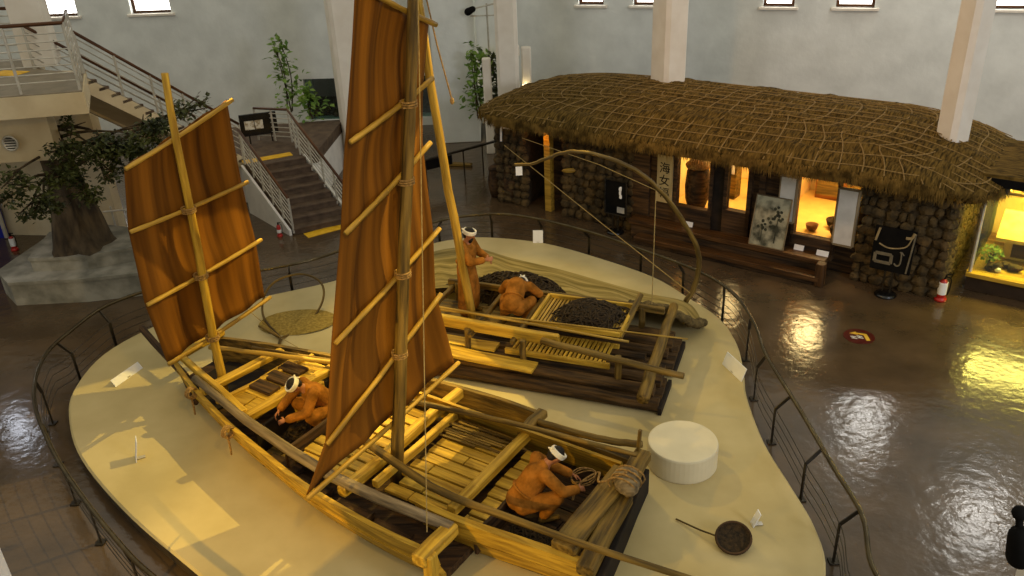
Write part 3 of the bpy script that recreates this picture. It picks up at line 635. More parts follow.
    if extra == 'beard':
        be = MB(); be.blob(hd + fw * .06 - up * .09, .05, .04, .065, HM); be.blob(hd + fw * .086 - up * .042, .035, .013, .01, HM); part(be, 'beard', HAIR, .01, 1)
    bl = MB(); wst = g['pelvis'].lerp(g['chest'], .35); ax_ = (g['chest'] - g['pelvis']).normalized(); ox = V((1, 0, 0)); oy = ax_.cross(ox).normalized(); ox = oy.cross(ax_).normalized()
    bl.tube([wst + ox * (.172 * math.cos(a)) + oy * (.172 * math.sin(a)) for a in [i * math.pi / 10 for i in range(20)]], .018, 6, True); part(bl, 'sash', CLOTH, 0)
    return T
STAND = dict(pelvis=(0, 0, .9), chest=(0, .03, 1.2), neck=(0, .05, 1.4), head=(0, .1, 1.53), face=(0, 1, -.25), shR=(.18, .04, 1.34), shL=(-.18, .04, 1.34), elR=(.25, .2, 1.12), elL=(-.27, .12, 1.1), wrR=(.12, .42, 1.14), wrL=(-.14, .36, 1.05),
             hipR=(.1, 0, .86), hipL=(-.1, 0, .86), knR=(.11, .03, .48), knL=(-.11, .03, .48), anR=(.12, 0, .08), anL=(-.12, 0, .08))
person('bearded person in long orange robe and white headband standing behind the raft pole', Q(3.72, 1.5, .76), -112, STAND, 'long', 'beard')
STOOP = dict(pelvis=(0, -.1, .46), chest=(0, .2, .64), neck=(0, .37, .62), head=(0, .48, .57), face=(0, .4, -.9), shR=(.2, .3, .62), shL=(-.2, .3, .62), elR=(.34, .42, .42), elL=(-.34, .42, .42), wrR=(.14, .66, .36), wrL=(-.14, .66, .36),
             hipR=(.11, -.08, .36), hipL=(-.11, -.08, .36), knR=(.24, .26, .36), knL=(-.24, .26, .36), anR=(.2, .02, .08), anL=(-.2, .02, .08), palmR=(0, 0, -1), palmL=(0, 0, -1))
person('stooping person in orange jacket seen from behind beside the bamboo net tray', Q(2.78, 1.3, .76), -18, STOOP, 'short')
KNEEL = dict(pelvis=(0, -.15, .3), chest=(0, .1, .6), neck=(0, .24, .76), head=(0, .35, .84), face=(0, .75, -.6), shR=(.19, .16, .72), shL=(-.19, .16, .72), elR=(.3, .34, .5), elL=(-.28, .34, .5), wrR=(.2, .58, .4), wrL=(-.1, .6, .4),
             hipR=(.11, -.12, .26), hipL=(-.11, -.12, .26), knR=(.24, .28, .38), knL=(-.24, .28, .38), anR=(.2, .12, .08), anL=(-.2, .12, .08), palmR=(-.5, 0, -.6), palmL=(.5, 0, -.6))
person('crouching person in orange clothes and white headband working a rope in the bow', B(6.72, -.3, .49), -75, KNEEL, 'short')
person('crouching person in orange clothes bending left, half hidden by the tall sail', B(3.0, -.18, .49), 125, KNEEL, 'short')
# rope in the bow fisherman's hands and coils
mb = MB()
hw = B(6.72, -.3, .49) + Matrix.Rotation(math.radians(-75), 3, 'Z') @ V((.05, .66, .36))
mb.tube(spline([hw + V((-.12, -.2, -.1)), hw, hw + V((.25, .12, .06)), B(7.5, .1, 1.04), B(7.78, .3, 1.17)], 6), .016, 6)
for k in range(3): mb.tube([hw + V((.05 + .16 * math.cos(t), .1 + .12 * math.sin(t), .02 + .05 * math.sin(t + k))) for t in [i * math.pi / 8 for i in range(16)]], .009, 5, True)
mb.build('bow_rope', ROPE, None, 'pale rope held by the bow person and tied to the driftwood block', 'rope', smooth=True)
heap('anchor_rope', B(7.05, -.72, .49), .3, .22, .12, 16, .014, NETD, 'dark coil of rope in the bow well of the sailing boat', 'rope', (AX, PP))
heap('rope_pile', B(2.95, -.55, .49), .3, .3, .15, 18, .016, NETD, 'dark rope pile in the stern well of the sailing boat', 'rope', (AX, PP))
# ------------------------------------------------------------------ things on the platform
cc = P(683, 440.5, .68)
mb = MB(); mb.lathe((cc.x, cc.y, .3), [(.475, 0), (.485, .02), (.485, .35), (.477, .375), (.46, .38)], 48)
o = mb.build('round_pedestal', mat('pedestal_paint', (206, 194, 160), (214, 202, 168), .7, 3), None, 'empty cream-white round pedestal at the right of the boat bow', 'pedestal', smooth=False)
T = thing('round_basket', 'dark round flat basket with a long thin handle near the platform edge', 'basket', P(733, 545, .3))
c = P(733, 543, .33); Mt = Matrix.Rotation(.35, 3, 'X') @ Matrix.Rotation(-.15, 3, 'Y')
mb = MB(); mb.lathe(c + V((0, 0, .08)), [(.15, -.1), (.2, -.07), (.215, 0), (.2, .02), (.185, .0), (.15, -.02), (.01, -.01)], 28, Mt); mb.build('bowl', NETD, T, smooth=True)
mb = MB(); mb.tube([c + V((0, 0, .08)) + Mt @ V((.21 * math.cos(t), .21 * math.sin(t), .015)) for t in [i * math.pi / 16 for i in range(32)]], .016, 7, True); mb.build('rim', WD, T, smooth=True)
mb = MB(); mb.tube([c + V((-.2, .05, .08)), P(700, 530, .37), P(676, 519, .32)], .012, 6); mb.build('handle', WB, T)
for a, b, h_, lab in (((533, 243), (543, 243), .27, 'small white label card at the far platform edge behind the raft'), ((722, 364), (741, 382), .22, 'white label card leaning at the right platform edge'), ((116, 387), (143, 368), .11, 'slanted white label card beside the stern of the sailing boat'), ((136, 463), (135, 456), .34, 'white label card seen edge-on at the left of the platform'), ((753, 528), (750, 522), .2, 'small white label card behind the dark round basket')):
    c0, c1 = P(*a, .302), P(*b, .302); c = (c0 + c1) / 2; T = thing('label_stand', lab, 'label', c)
    d = (c1 - c0).normalized(); n = V((-d.y, d.x, 0)); n = -n if n.y > 0 else n; tilt = n * -.08
    mb = MB(); mb.slab([c0, c1, c1 + V((0, 0, h_)) + tilt, c0 + V((0, 0, h_)) + tilt], -n, .012); fixn(mb.build('card', CARD, T))
    mb = MB(); mb.beam(c + V((0, 0, .02)), c - n * .14 + V((0, 0, .01)), .06, .015); mb.build('easel_foot', STEEL, T)
# ------------------------------------------------------------------ thatched house
HO = V((8.23, 14.4, 0)); E1 = V((.797, -.604, 0)); NB = V((.604, .797, 0)); HA = math.atan2(E1.y, E1.x)
def H(s, t, z): return HO - E1 * s + NB * t + V((0, 0, z))
HOUSE = thing('thatched_house', 'low stone house with a broad roped thatched roof along the back wall', 'house', H(5, 2, 0))
def hbox(mb, s0, s1, t0, t1, z0, z1, ch=.04): return mb.beam(H(s0, (t0 + t1) / 2, (z0 + z1) / 2), H(s1, (t0 + t1) / 2, (z0 + z1) / 2), abs(t1 - t0), z1 - z0, ch=ch)
SA, SB, TA, TB = -.66, 11.4, -.72, 4.35
def roofpt(a, b, lift=0):
    rho = max(abs(a), abs(b)); 
    if rho < 1e-6: x = y = 0
    else:
        q = (abs(a) ** 4.6 + abs(b) ** 4.6) ** (1 / 4.6); x, y = a * rho / q, b * rho / q
    s = (SA + SB) / 2 + x * (SB - SA) / 2; t = (TA + TB) / 2 + y * (TB - TA) / 2
    ry = (abs(y) ** 3 + max(0, (abs(x) - .5) / .5) ** 3) ** (1 / 3)
    z = 2.44 +   .42 * max(0, 1 - min(1, ry) ** 2.2) ** .8 - .12 * max(0, (s - 7) / 4.4) ** 1.5 - .26 * max(0, (1.8 - s) / 2.4) ** 1.5
    return H(s, t, z + lift), s, t
mb = MB(); NU, NV = 110, 56; vs, gs = [], []
for j in range(NV + 1):
    for i in range(NU + 1):
        p, s, t = roofpt(i / NU * 2 - 1, j / NV * 2 - 1)
        course = .06 * abs(math.sin(t * 6.2)) ** .7 if 0 < j < NV and 0 < i < NU else 0
        dz = .07 * noise.noise(V((s * 1.1, t * 1.1, 0))) + .035 * noise.noise(V((s * 4, t * 7, 3))) + course
        vs.append(p + V((0, 0, dz))); gs.append((t, s, p.z))
fs = [(j * (NU + 1) + i, j * (NU + 1) + i + 1, (j + 1) * (NU + 1) + i + 1, (j + 1) * (NU + 1) + i) for j in range(NV) for i in range(NU)]
rim = [i for i in range(NU + 1)] + [j * (NU + 1) + NU for j in range(1, NV + 1)] + [NV * (NU + 1) + i for i in range(NU - 1, -1, -1)] + [j * (NU + 1) for j in range(NV - 1, 0, -1)]
base = len(vs); ctr = H((SA + SB) / 2, (TA + TB) / 2, 0)
for k in rim:
    p = vs[k]; q = p + (V((ctr.x, ctr.y, p.z)) - p).normalized() * .12 - V((0, 0, .16)); vs.append(q); gs.append((gs[k][0] + .3, gs[k][1], q.z))
n = len(rim)
fs += [(rim[i], rim[(i + 1) % n], base + (i + 1) % n, base + i) for i in range(n)]
base2 = len(vs)
for k in range(n):
    p = vs[base + k]; d = V((ctr.x - p.x, ctr.y - p.y, 0)).normalized(); vs.append(V((p.x, p.y, 2.42)) + d * .55); gs.append(gs[base + k])
fs += [(base + i, base + (i + 1) % n, base2 + (i + 1) % n, base2 + i) for i in range(n)] + [tuple(range(base2, base2 + n))]
mb.add(vs, fs, gs); RF = fixn(mb.build('thatched_roof', THATCH, HOUSE, smooth=True))
mb = MB()                                                       # loose straw over the roof and along the eaves
for k in range(5500):
    a, b = R.uniform(-1, 1), R.uniform(-1, .7); p, s, t = roofpt(a, b, .03 + R.uniform(0, .03)); q, _, _ = roofpt(a * 1.0 + R.uniform(-.012, .012), max(-1, b - R.uniform(.03, .075)), .035)
    w = -E1 * R.uniform(.006, .012); mb.add([p - w, p + w, q], [(0, 1, 2)], [(k, 0, 0)] * 3)
for k in range(5200):
    if k % 5: a, b = R.uniform(-1, 1), -1
    else: a, b = R.choice((-1, 1)), R.uniform(-1, 1)
    p, s, t = roofpt(a, b, R.uniform(-.12, .05)); o = (p - ctr); o.z = 0; o.normalize(); o = NB * -1 if abs(b) == 1 else o
    q = p + o * R.uniform(-.02, .08) + E1 * R.uniform(-.06, .06) - V((0, 0, R.uniform(.08, .2))); w = E1 * R.uniform(.006, .012)
    mb.add([p - w, p + w, q], [(0, 1, 2)], [(k, 0, 0)] * 3)
o = mb.build('loose_straw', STRAW, HOUSE); o['kind'] = 'stuff'
mb = MB()                                                       # net of straw ropes tying the thatch down
for k in range(25):
    a = -.96 + k * .08; mb.tube([roofpt(a + .003 * math.sin(j * .9 + k), -1 + j * 2 / 26, .06)[0] for j in range(27)], .012, 5)
for k in range(15):
    b = -.95 + k * .125; mb.tube([roofpt(-1 + j * 2 / 60, b + .004 * math.sin(j * .7 + k * 2), .062)[0] for j in range(61)], .01, 5)
mb.build('rope_net', mat('weathered_rope', (112, 88, 46), (144, 116, 66), .9, 30), HOUSE)
# stone walls: laid irregular stones over a mortar core
def stones(name, s0, s1, t0, t1, z1, faces, size=.2, parent=HOUSE, holes=()):
    core = MB(); hbox(core, s0 + .06, s1 - .06, t0 + .06, t1 - .06, 0, z1, ch=.02); core.build(name, STONEC, parent)
    mb = MB()
    for fc in faces:
        L = (s1 - s0) if fc in 'fb' else (t1 - t0); nz = int(z1 / size)
        for j in range(nz):
            x = R.uniform(-.1, 0)
            while x < L - .03:
                w = R.uniform(.7, 1.7) * size; c = x + w / 2; x += w; z = (j + .5) * z1 / nz + R.uniform(-.02, .02)
                if c > L: c = L - .05
                if fc == 'f': p = H(s0 + c, t0 + .06, z); rx, ry = w * .54, .1
                elif fc == 'b': p = H(s0 + c, t1 - .06, z); rx, ry = w * .54, .1
                elif fc == 'r': p = H(s0 + .06, t0 + c, z); rx, ry = .1, w * .54
                else: p = H(s1 - .06, t0 + c, z); rx, ry = .1, w * .54
                mb.blob(p, rx, ry, z1 / nz * .56, Matrix.Rotation(HA, 3, 'Z') @ Matrix.Rotation(R.uniform(-.25, .25), 3, 'Y'), 8, 6, .16)
    o = mb.build('laid_stones', STONE, parent); return o
stones('stone_wall', 0, 1.62, 0, 4.0, 2.25, 'fr'); stones('stone_wall', 6.75, 8.62, 0, .4, 2.3, 'fl', .2); stones('stone_wall', 9.75, 10.6, 0, 4.0, 2.2, 'fl', .2)
mb = MB(); hbox(mb, 1.6, 10.6, 3.7, 4.0, 0, 2.3); mb.build('rear_wall', STONEC, HOUSE)
mb = MB(); hbox(mb, 8.62, 9.75, .9, 1.0, 0, 2.3); mb.build('dark_boarding', WD, HOUSE)
mb = MB(); hbox(mb, 9.02, 9.2, .05, .22, .0, 2.3); mb.build('porch_post', BAM, HOUSE)
mb = MB(); mb.tube([H(8.6, -.1, 2.12), H(1.5, -.1, 2.12)], .07, 8); mb.tube([H(10.5, -.1, 2.12), H(8.6, -.1, 2.12)], .07, 8); mb.build('eave_beam', WD, HOUSE)
mb = MB(); hbox(mb, 1.62, 6.75, .25, 3.7, 0, .66); mb.build('floor_base', WD, HOUSE)
# timber front with openings
for s0, s1 in ((6.3, 6.75), (5.62, 5.7), (4.78, 4.86), (4.44, 4.52), (3.9, 4.0), (3.62, 3.75), (2.93, 3.0), (2.1, 2.16)):
    mb = MB(); hbox(mb, s0, s1, .02, .2, .3, 2.25); mb.build('post', WD, HOUSE)
for s0, s1, z1 in ((5.7, 4.78, .86), (4.52, 3.9, .98), (3.0, 2.1, .74)):
    mb = MB(); hbox(mb, s0, s1, .02, .2, .4, z1); mb.build('sill_board', WD, HOUSE)
mb = MB(); hbox(mb, 1.55, 6.75, .02, .2, 2.0, 2.3); mb.build('lintel', WD, HOUSE)
mb = MB(); hbox(mb, 4.86, 4.44, .08, .14, .4, 2.05); mb.build('plank_door', PIT, HOUSE)
mb = MB(); hbox(mb, 3.62, 3.0, .1, .16, .4, 2.05); mb.build('plank_door', WD, HOUSE)
mb = MB(); hbox(mb, 3.9, 3.75, .1, .16, .4, 2.05); mb.build('plank_door', WD, HOUSE)
mb = MB(); hbox(mb, 6.3, 5.7, .1, .16, .4, 2.05); mb.build('plank_door', WD, HOUSE)
DOORW = mat('pale_paper_door', (196, 190, 178), (212, 206, 194), .8, 4)
def panel(s0, s1, t, z0, z1, name):
    mb = MB(); hbox(mb, s0, s1, t - .02, t + .02, z0, z1); o = mb.build(name, DOORW, HOUSE)
    f = MB()
    for z in (z0, z1): hbox(f, s0, s1, t - .035, t + .03, z - .02, z + .02)
    for s_ in (s0, s1): f.beam(H(s_, t, z0), H(s_, t, z1), .04, .06)
    f.build('door_frame', WG, o)
panel(1.72, 2.1, -.03, .74, 1.93, 'sliding_door'); panel(2.95, 3.28, -.01, 1.0, 1.98, 'sliding_door')
STEPW = wood('step_wood', (52, 34, 16), (92, 62, 32), .45)
# benches and steps
BEN = []
for s0, s1, t0, t1, z0, z1 in ((2.12, 6.6, -.36, 0, .36, .46), (2.12, 6.3, -.66, -.36, .1, .2)):
    mb = MB(); hbox(mb, s0, s1, t0, t1, z0, z1); mb.build('step_board', STEPW, HOUSE)
    mb = MB(); hbox(mb, s0 + .03, s1 - .03, t0 + .06, t1, 0.01, z0); mb.build('step_riser', WD, HOUSE)
mb = MB(); mb.beam(H(2.12, -.55, 0), H(2.12, -.55, .5), .18, .2, up=NB); mb.build('step_post', STEPW, HOUSE)
# interior shells of the lit rooms
for s0, s1 in ((3.85, 6.0), (1.75, 3.6)):
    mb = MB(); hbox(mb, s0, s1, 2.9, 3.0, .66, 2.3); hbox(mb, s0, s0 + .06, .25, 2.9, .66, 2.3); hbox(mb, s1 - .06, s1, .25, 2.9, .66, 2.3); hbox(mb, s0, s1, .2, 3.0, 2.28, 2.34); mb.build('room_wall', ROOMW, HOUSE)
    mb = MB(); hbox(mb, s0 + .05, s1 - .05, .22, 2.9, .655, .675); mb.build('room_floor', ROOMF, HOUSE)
# furniture seen through the openings
T = thing('wooden_chest', 'brown panelled chest against the back of the right lit room', 'chest', H(2.5, 2.7, .68))
mb = MB(); hbox(mb, 1.95, 3.3, 2.45, 2.88, .68, 1.55); mb.build('case', mat('chest_wood', (110, 60, 20), (150, 88, 34), .45, 1, 'gr', (1.3, 12, 12)), T)
for s_ in (2.0, 2.66):
    mb = MB(); hbox(mb, s_ + .05, s_ + .6, 2.42, 2.46, .78, 1.48); d = mb.build('door', WB, T); mb = MB(); mb.blob(H(s_ + (.5 if s_ < 2.3 else .12), 2.41, 1.12), .03, .02, .03); mb.build('knob', DARKM, d)
def bowl(c, r, h, m, label, name='bowl', group=None):
    mb = MB(); mb.lathe(c, [(r * .55, 0), (r * .85, h * .35), (r, h * .9), (r * 1.02, h), (r * .9, h * .95), (r * .7, h * .4), (.01, h * .25)], 20); return fixn(mb.build(name, m, None, label, name.replace('_', ' '), group, smooth=True))
bowl(H(2.35, .95, .68), .2, .17, NETD, 'dark round basket on the floor of the right lit room', 'basket'); bowl(H(2.72, .55, .68), .13, .14, mat('clay', (110, 70, 30), (140, 92, 44), .7, 6), 'small clay bowl by the sill of the right lit room')
bowl(H(2.2, .5, .68), .14, .2, WD, 'dark wooden bowl beside the white sliding door', 'bowl'); bowl(H(2.1, 1.5, .68), .22, .1, WB, 'shallow brown dish behind the dark basket of the right lit room', 'dish'); bowl(H(4.15, .45, .68), .1, .1, CARD, 'small white bowl in the narrow lit doorway', 'bowl')
T = thing('pendant_lamp', 'glowing white lamp hanging in the right lit room', 'lamp', H(2.45, 1.3, 2.28))
mb = MB(); mb.limb(H(2.45, 1.3, 1.85), .05, H(2.45, 1.3, 2.08), .05); mb.build('bulb', LAMPW, T); mb = MB(); mb.tube([H(2.45, 1.3, 2.1), H(2.45, 1.3, 2.28)], .01, 5); mb.build('cord', BLACK, T)
T = thing('storage_jar', 'tall dark storage jar with a pale lid in the left lit doorway', 'jar', H(5.4, .55, .68))
mb = MB(); mb.lathe(H(5.38, .6, .68), [(.2, 0), (.26, .2), (.28, .5), (.25, .85), (.2, .95)], 22); mb.build('jar_body', WD, T, smooth=True); mb = MB(); mb.lathe(H(5.38, .6, 1.63), [(.27, 0), (.29, .05), (.2, .14), (.02, .18)], 22); mb.build('lid', ROPE, T, smooth=True)
T = thing('wall_shelf', 'narrow wooden shelf cupboard standing in the left lit room', 'cupboard', H(4.95, 1.6, .68))
mb = MB(); hbox(mb, 4.8, 5.15, 1.4, 1.75, .68, 1.9); mb.build('case', WB, T); mb = MB(); hbox(mb, 4.84, 5.1, 1.37, 1.4, 1.3, 1.8); mb.build('paper_panel', CARD, T)
T = thing('rice_chest', 'low brown box on the floor of the narrow lit doorway', 'chest', H(4.3, 1.8, .68)); mb = MB(); hbox(mb, 4.1, 4.55, 1.6, 2.0, .68, 1.0); mb.build('case', WB, T); mb = MB(); hbox(mb, 4.08, 4.57, 1.58, 2.02, 1.0, 1.06); mb.build('lid', WD, T)
# hanging sign board
T = thing('name_board', 'pale upright board with three black characters on the house front', 'sign', H(5.9, -.02, 1.45))
mb = MB(); mb.beam(H(6.08, -.02, 1.44), H(5.7, -.02, 1.44), .04, 1.1, ch=.1); mb.build('board', mat('pale_board', (150, 132, 92), (176, 158, 114), .7, 1.2, 'gr', (6, 1, 1)), T)
def text(s, size, org, xdir, zdir, m, parent, name='characters', ext=.003):
    cu = bpy.data.curves.new(name, 'FONT'); cu.body = s; cu.size = size; cu.align_x = 'CENTER'; cu.align_y = 'CENTER'; cu.extrude = ext; cu.resolution_u = 3
    o = bpy.data.objects.new(name, cu); COL.objects.link(o); cu.materials.append(m)
    x = V(xdir).normalized(); z = V(zdir).normalized(); y = x.cross(z) * -1; M = Matrix((x, z, x.cross(z))).transposed().to_4x4()
    M.translation = V(org) - LOC[parent.name]; o.matrix_basis = M; o.parent = parent; LOC[o.name] = LOC[parent.name]; bpy.context.view_layer.update()
    me = bpy.data.meshes.new_from_object(o.evaluated_get(bpy.context.evaluated_depsgraph_get())); Mb = o.matrix_basis.copy(); bpy.data.objects.remove(o); o = bpy.data.objects.new(name, me); COL.objects.link(o); o.parent = parent; o.matrix_basis = Mb; LOC[o.name] = LOC[parent.name]; return o
for ch, z in (('海', 1.69), ('女', 1.4), ('福', 1.11)): text(ch, .27, H(5.89, -.048, z), E1, (0, 0, 1), BLACK, T)
# leaning picture board
T = thing('picture_board', 'large pale ink landscape picture leaning on the house front', 'picture', H(3.3, -.12, .47))
p0, p1, p2, p3 = H(3.74, -.3, .47), H(3.0, -.3, .47), H(3.0, -.04, 1.5), H(3.74, -.04, 1.5)
mb = MB(); mb.slab([p0, p1, p2, p3], NB + V((0, 0, -.2)), .03); fixn(mb.build('canvas', mat('ink_wash', (58, 58, 44), (164, 158, 130), .7, 3.4, bump=0, lo=.36, hi=.56, detail=6), T))
mb = MB(); nn = (NB * -1 + V((0, 0, .25))).normalized() * .012
for a, b in ((p0, p1), (p1, p2), (p2, p3), (p3, p0)): mb.beam(a + nn, b + nn, .02, .02)
mb.build('frame', WG, T)
mb = MB(); C = lambda x, y: p0 + (p1 - p0) * x + (p3 - p0) * y + nn * .6
INK = mat('ink', (44, 44, 32), (70, 70, 52), .8, 12)
for tx, ty, rr, nb in ((.68, .62, .16, 16), (.3, .36, .1, 9), (.6, .42, .08, 6)):
    for i in range(nb):
        x, y = tx + R.gauss(0, rr * .6), ty + R.gauss(0, rr * .6); q = .035
        if .05 < x < .95 and .05 < y < .95: mb.add([C(x + q * 1.3 * math.cos(k * 1.047 + i), y + q * R.uniform(.7, 1.1) * math.sin(k * 1.047 + i)) for k in range(6)], [(0, 1, 2, 3, 4, 5)])
mb.add([C(.68, .1), C(.72, .1), C(.71, .6), C(.69, .6)], [(0, 1, 2, 3)]); mb.add([C(.29, .08), C(.32, .08), C(.31, .4), C(.3, .4)], [(0, 1, 2, 3)])
mb.build('painted_trees', INK, T)
# notices and small things on the steps
for k, (s_, t_, z_, w_) in enumerate(((5.25, -.08, .46, .22), (2.75, -.08, .46, .2), (2.25, -.12, .46, .24))):
    T = thing('notice_card', ('small white notice lying below the left lit doorway', 'small white notice below the right lit doorway', 'white notice block at the right end of the wooden steps')[k], 'notice', H(s_, t_, z_))
    mb = MB(); mb.slab([H(s_ + w_ / 2, t_ - .02, z_), H(s_ - w_ / 2, t_ - .02, z_), H(s_ - w_ / 2, t_ + .02, z_ + .1), H(s_ + w_ / 2, t_ + .02, z_ + .1)], NB, .015); fixn(mb.build('card', CARD, T)); mb = MB(); hbox(mb, s_ - .03, s_ + .03, t_ + .03, t_ + .12, z_, z_ + .03); mb.build('support', STEEL, T)
mb = MB(); mb.blob(H(8.4, -.02, 1.22), .2, .05, .06); o = mb.build('gourd_dipper', BAM, None, 'yellow wooden dipper hanging on the stone wall left of the black stand', 'dipper', smooth=True)
# crocks at the left end
for k, (u, v, r, h, lab) in enumerate(((497, 196, .22, .75, 'left dark storage crock at the left end of the house'), (514, 200, .3, .95, 'larger dark storage crock beside the house corner'), (505, 188, .2, 1.0, 'dark crock with pale straw lid behind the larger crock'))):
    c = P(u, v, 0); T = thing('storage_crock', lab, 'crock', c, 'crocks at the house corner')
    mb = MB(); mb.lathe(c, [(r * .7, .01), (r * .95, h * .3), (r, h * .6), (r * .8, h * .92), (r * .85, h)], 20); mb.build('crock_body', WD, T, smooth=True)
    mb = MB(); mb.lathe(c + V((0, 0, h)), [(r * .9, 0), (r * .85, .05), (r * .4, .12), (.02, .15)], 20); mb.build('lid', ROPE if k == 2 else WD, T, smooth=True)
T = thing('wall_bracket', 'white wall bracket under the left tip of the thatched roof', 'bracket', PY(501, 133, 20.6))
mb = MB(); mb.beam(PY(501, 126, 20.6), PY(501, 141, 20.6), .1, .05); mb.beam(PY(501, 127, 20.6), PY(513, 129, 20.6), .05, .05); mb.build('arm', WPAINT, T)
# information stands
DULL = mat('printed_tone', (130, 112, 78), (156, 136, 96), .7, 8)
def stand(base, s_, t_, zb, zt, w, label):
    T = thing('information_stand', label, 'information stand', base)
    mb = MB(); mb.lathe(base, [(.2, .0), (.21, .02), (.17, .06), (.05, .08)], 24); mb.build('base', BLACKG, T, smooth=True)
    for d in (-.07, .07): mb = MB(); mb.tube([base + E1 * d + V((0, 0, .05)), base + E1 * d + V((0, 0, zb + .2))], .018, 8); mb.build('pole', DARKM, T)
    c = base + V((0, 0, (zb + zt) / 2)); mb = MB(); mb.beam(c - E1 * w / 2, c + E1 * w / 2, .04, zt - zb, ch=.05); mb.build('panel', BLACK, T); return T, c
ba = P(617.5, 231, 0) - NB * .1; T, c = stand(ba, 0, 0, .45, 1.3, .56, 'black information stand before the dark stone wall, left of the name board')
f = -NB * .026
mb = MB()
for (x, z, a, b) in ((.14, .24, .05, .06), (.13, .15, .035, .08), (.15, .05, .045, .05)): mb.blob(c + f + E1 * x + V((0, 0, z)), a, .008, b)
mb.build('pale_picture', CARD, T); mb = MB(); mb.beam(c + f + E1 * .05 - V((0, 0, .28)), c + f + E1 * .24 - V((0, 0, .28)), .008, .14); mb.build('grey_picture', STEEL, T)
mb = MB(); w = .56 / 2
for a, b in (((-w, .42), (w, .42)), ((w, .42), (w, -.42)), ((w, -.42), (-w, -.42)), ((-w, -.42), (-w, .42))): mb.beam(c + f * .5 + E1 * a[0] + V((0, 0, a[1])), c + f * .5 + E1 * b[0] + V((0, 0, b[1])), .03, .03, up=NB)
mb.build('frame', DARKM, T)
ba = P(885, 295, 0); T, c = stand(ba, 0, 0, .52, 1.42, .74, 'black information stand with pale bow picture in front of the stone wall')
X = lambda x, z: c + f + E1 * x + V((0, 0, z))
mb = MB(); mb.beam(X(-.33, .16), X(-.28, .42), .04, .09, up=NB); mb.tube(spline([X(.34, .42), X(.3, .32), X(.2, .3)], 4), .03, 6); mb.build('horn_tip', DULL, T)
mb = MB(); mb.tube(spline([X(-.26, .1), X(-.1, .04), X(.08, .06), X(.24, .14), X(.32, .36)], 5), .014, 6); mb.build('bow_outline', DULL, T)
mb = MB()
for a, b in (((-.3, -.28), (.0, -.28)), ((0, -.28), (0, -.1)), ((0, -.1), (-.3, -.1)), ((-.3, -.1), (-.3, -.28))): mb.beam(X(*a), X(*b), .06, .02, up=NB)
mb.build('picture_frame', mat('print_picture_frame', (90, 82, 66), (110, 100, 80), .7, 8), T)
mb = MB(); mb.tube(spline([X(.06, -.26), X(.12, -.3), X(.17, -.24), X(.17, -.05), X(.14, -.0)], 5), .016, 6); mb.tube([X(.17, -.0), X(.22, -.06)], .012, 5); mb.build('hook_outline', mat('print_hook_outline', (90, 82, 66), (110, 100, 80), .7, 8), T)
mb = MB(); mb.beam(X(.36, .4), X(.3, -.42), .03, .03, up=NB); mb.build('edge_strip', mat('print_edge_strip', (90, 82, 66), (110, 100, 80), .7, 8), T)
# fire extinguishers
def extinguisher(c, label, white=False, q=1.0):
    T = thing('fire_extinguisher', label, 'fire extinguisher', c)
    mb = MB(); mb.q = q; mb.c = c; mb.lathe(c, [(.11, .0), (.11, .05), (.075, .06), (.08, .08), (.08, .36), (.06, .43), (.03, .46)], 20); mb.build('tank', RED, T, smooth=True)
    mb = MB(); mb.q = q; mb.c = c; mb.lathe(c + V((0, 0, .14)), [(.082, 0), (.083, .01), (.083, .24 if white else .12), (.082, .25 if white else .13)], 20); mb.build('label_band', CARD, T, smooth=True)
    mb = MB(); mb.q = q; mb.c = c; mb.limb(c + V((0, 0, .46)), .03, c + V((0, 0, .52)), .025); mb.beam(c + V((-.02, 0, .54)), c + V((.12, -.03, .56)), .03, .02); mb.build('valve', BLACK, T)
    mb = MB(); mb.q = q; mb.c = c; mb.tube(spline([c + V((.03, 0, .5)), c + V((.12, -.02, .46)), c + V((.13, -.02, .28)), c + V((.1, -.03, .12))], 4), .012, 6); mb.build('hose', BLACK, T, smooth=True)
extinguisher(P(940, 300, 0), 'red and white fire extinguisher at the right stone corner of the house', True)
extinguisher(P(280, 236, 0), 'small red fire extinguisher at the foot of the stair railing', False, .65)
extinguisher(P(15, 250, 0), 'red fire extinguisher beside the blue door at far left', True, .8)
# floor sticker with an arrow
c = P(859, 336.5, 0); T = thing('floor_sticker', 'round dark red floor sticker with a yellow bent arrow', 'floor sign', c)
mb = MB(); mb.lathe(c + V((0, 0, .001)), [(.27, 0), (.27, .004)], 32); mb.build('disc', mat('sticker_red', (66, 10, 6), (78, 14, 9), .4, 5), T)
YA = mat('arrow_yellow', (214, 170, 50), (226, 184, 64), .5, 5)
def fl(pts, name, m): mb = MB(); mb.prism([(c.x + x, c.y + y) for x, y in pts], .0055, .007); fixn(mb.build(name, m, T))
fl([(.07, -.17), (.14, -.17), (.16, .06), (.0, .13), (.0, .17), (-.13, .13), (.0, .05), (.0, .08), (.09, .03)], 'arrow', YA)
for x0 in (-.15, -.04):
    fl([(x0, -.06), (x0 + .09, -.09), (x0 + .09, -.06), (x0, -.03)], 'lettering', CARD); fl([(x0, -.0), (x0 + .09, -.03), (x0 + .09, 0), (x0, .03)], 'lettering', CARD); fl([(x0 + .03, -.07), (x0 + .055, -.08), (x0 + .055, .02), (x0 + .03, .03)], 'lettering', CARD)
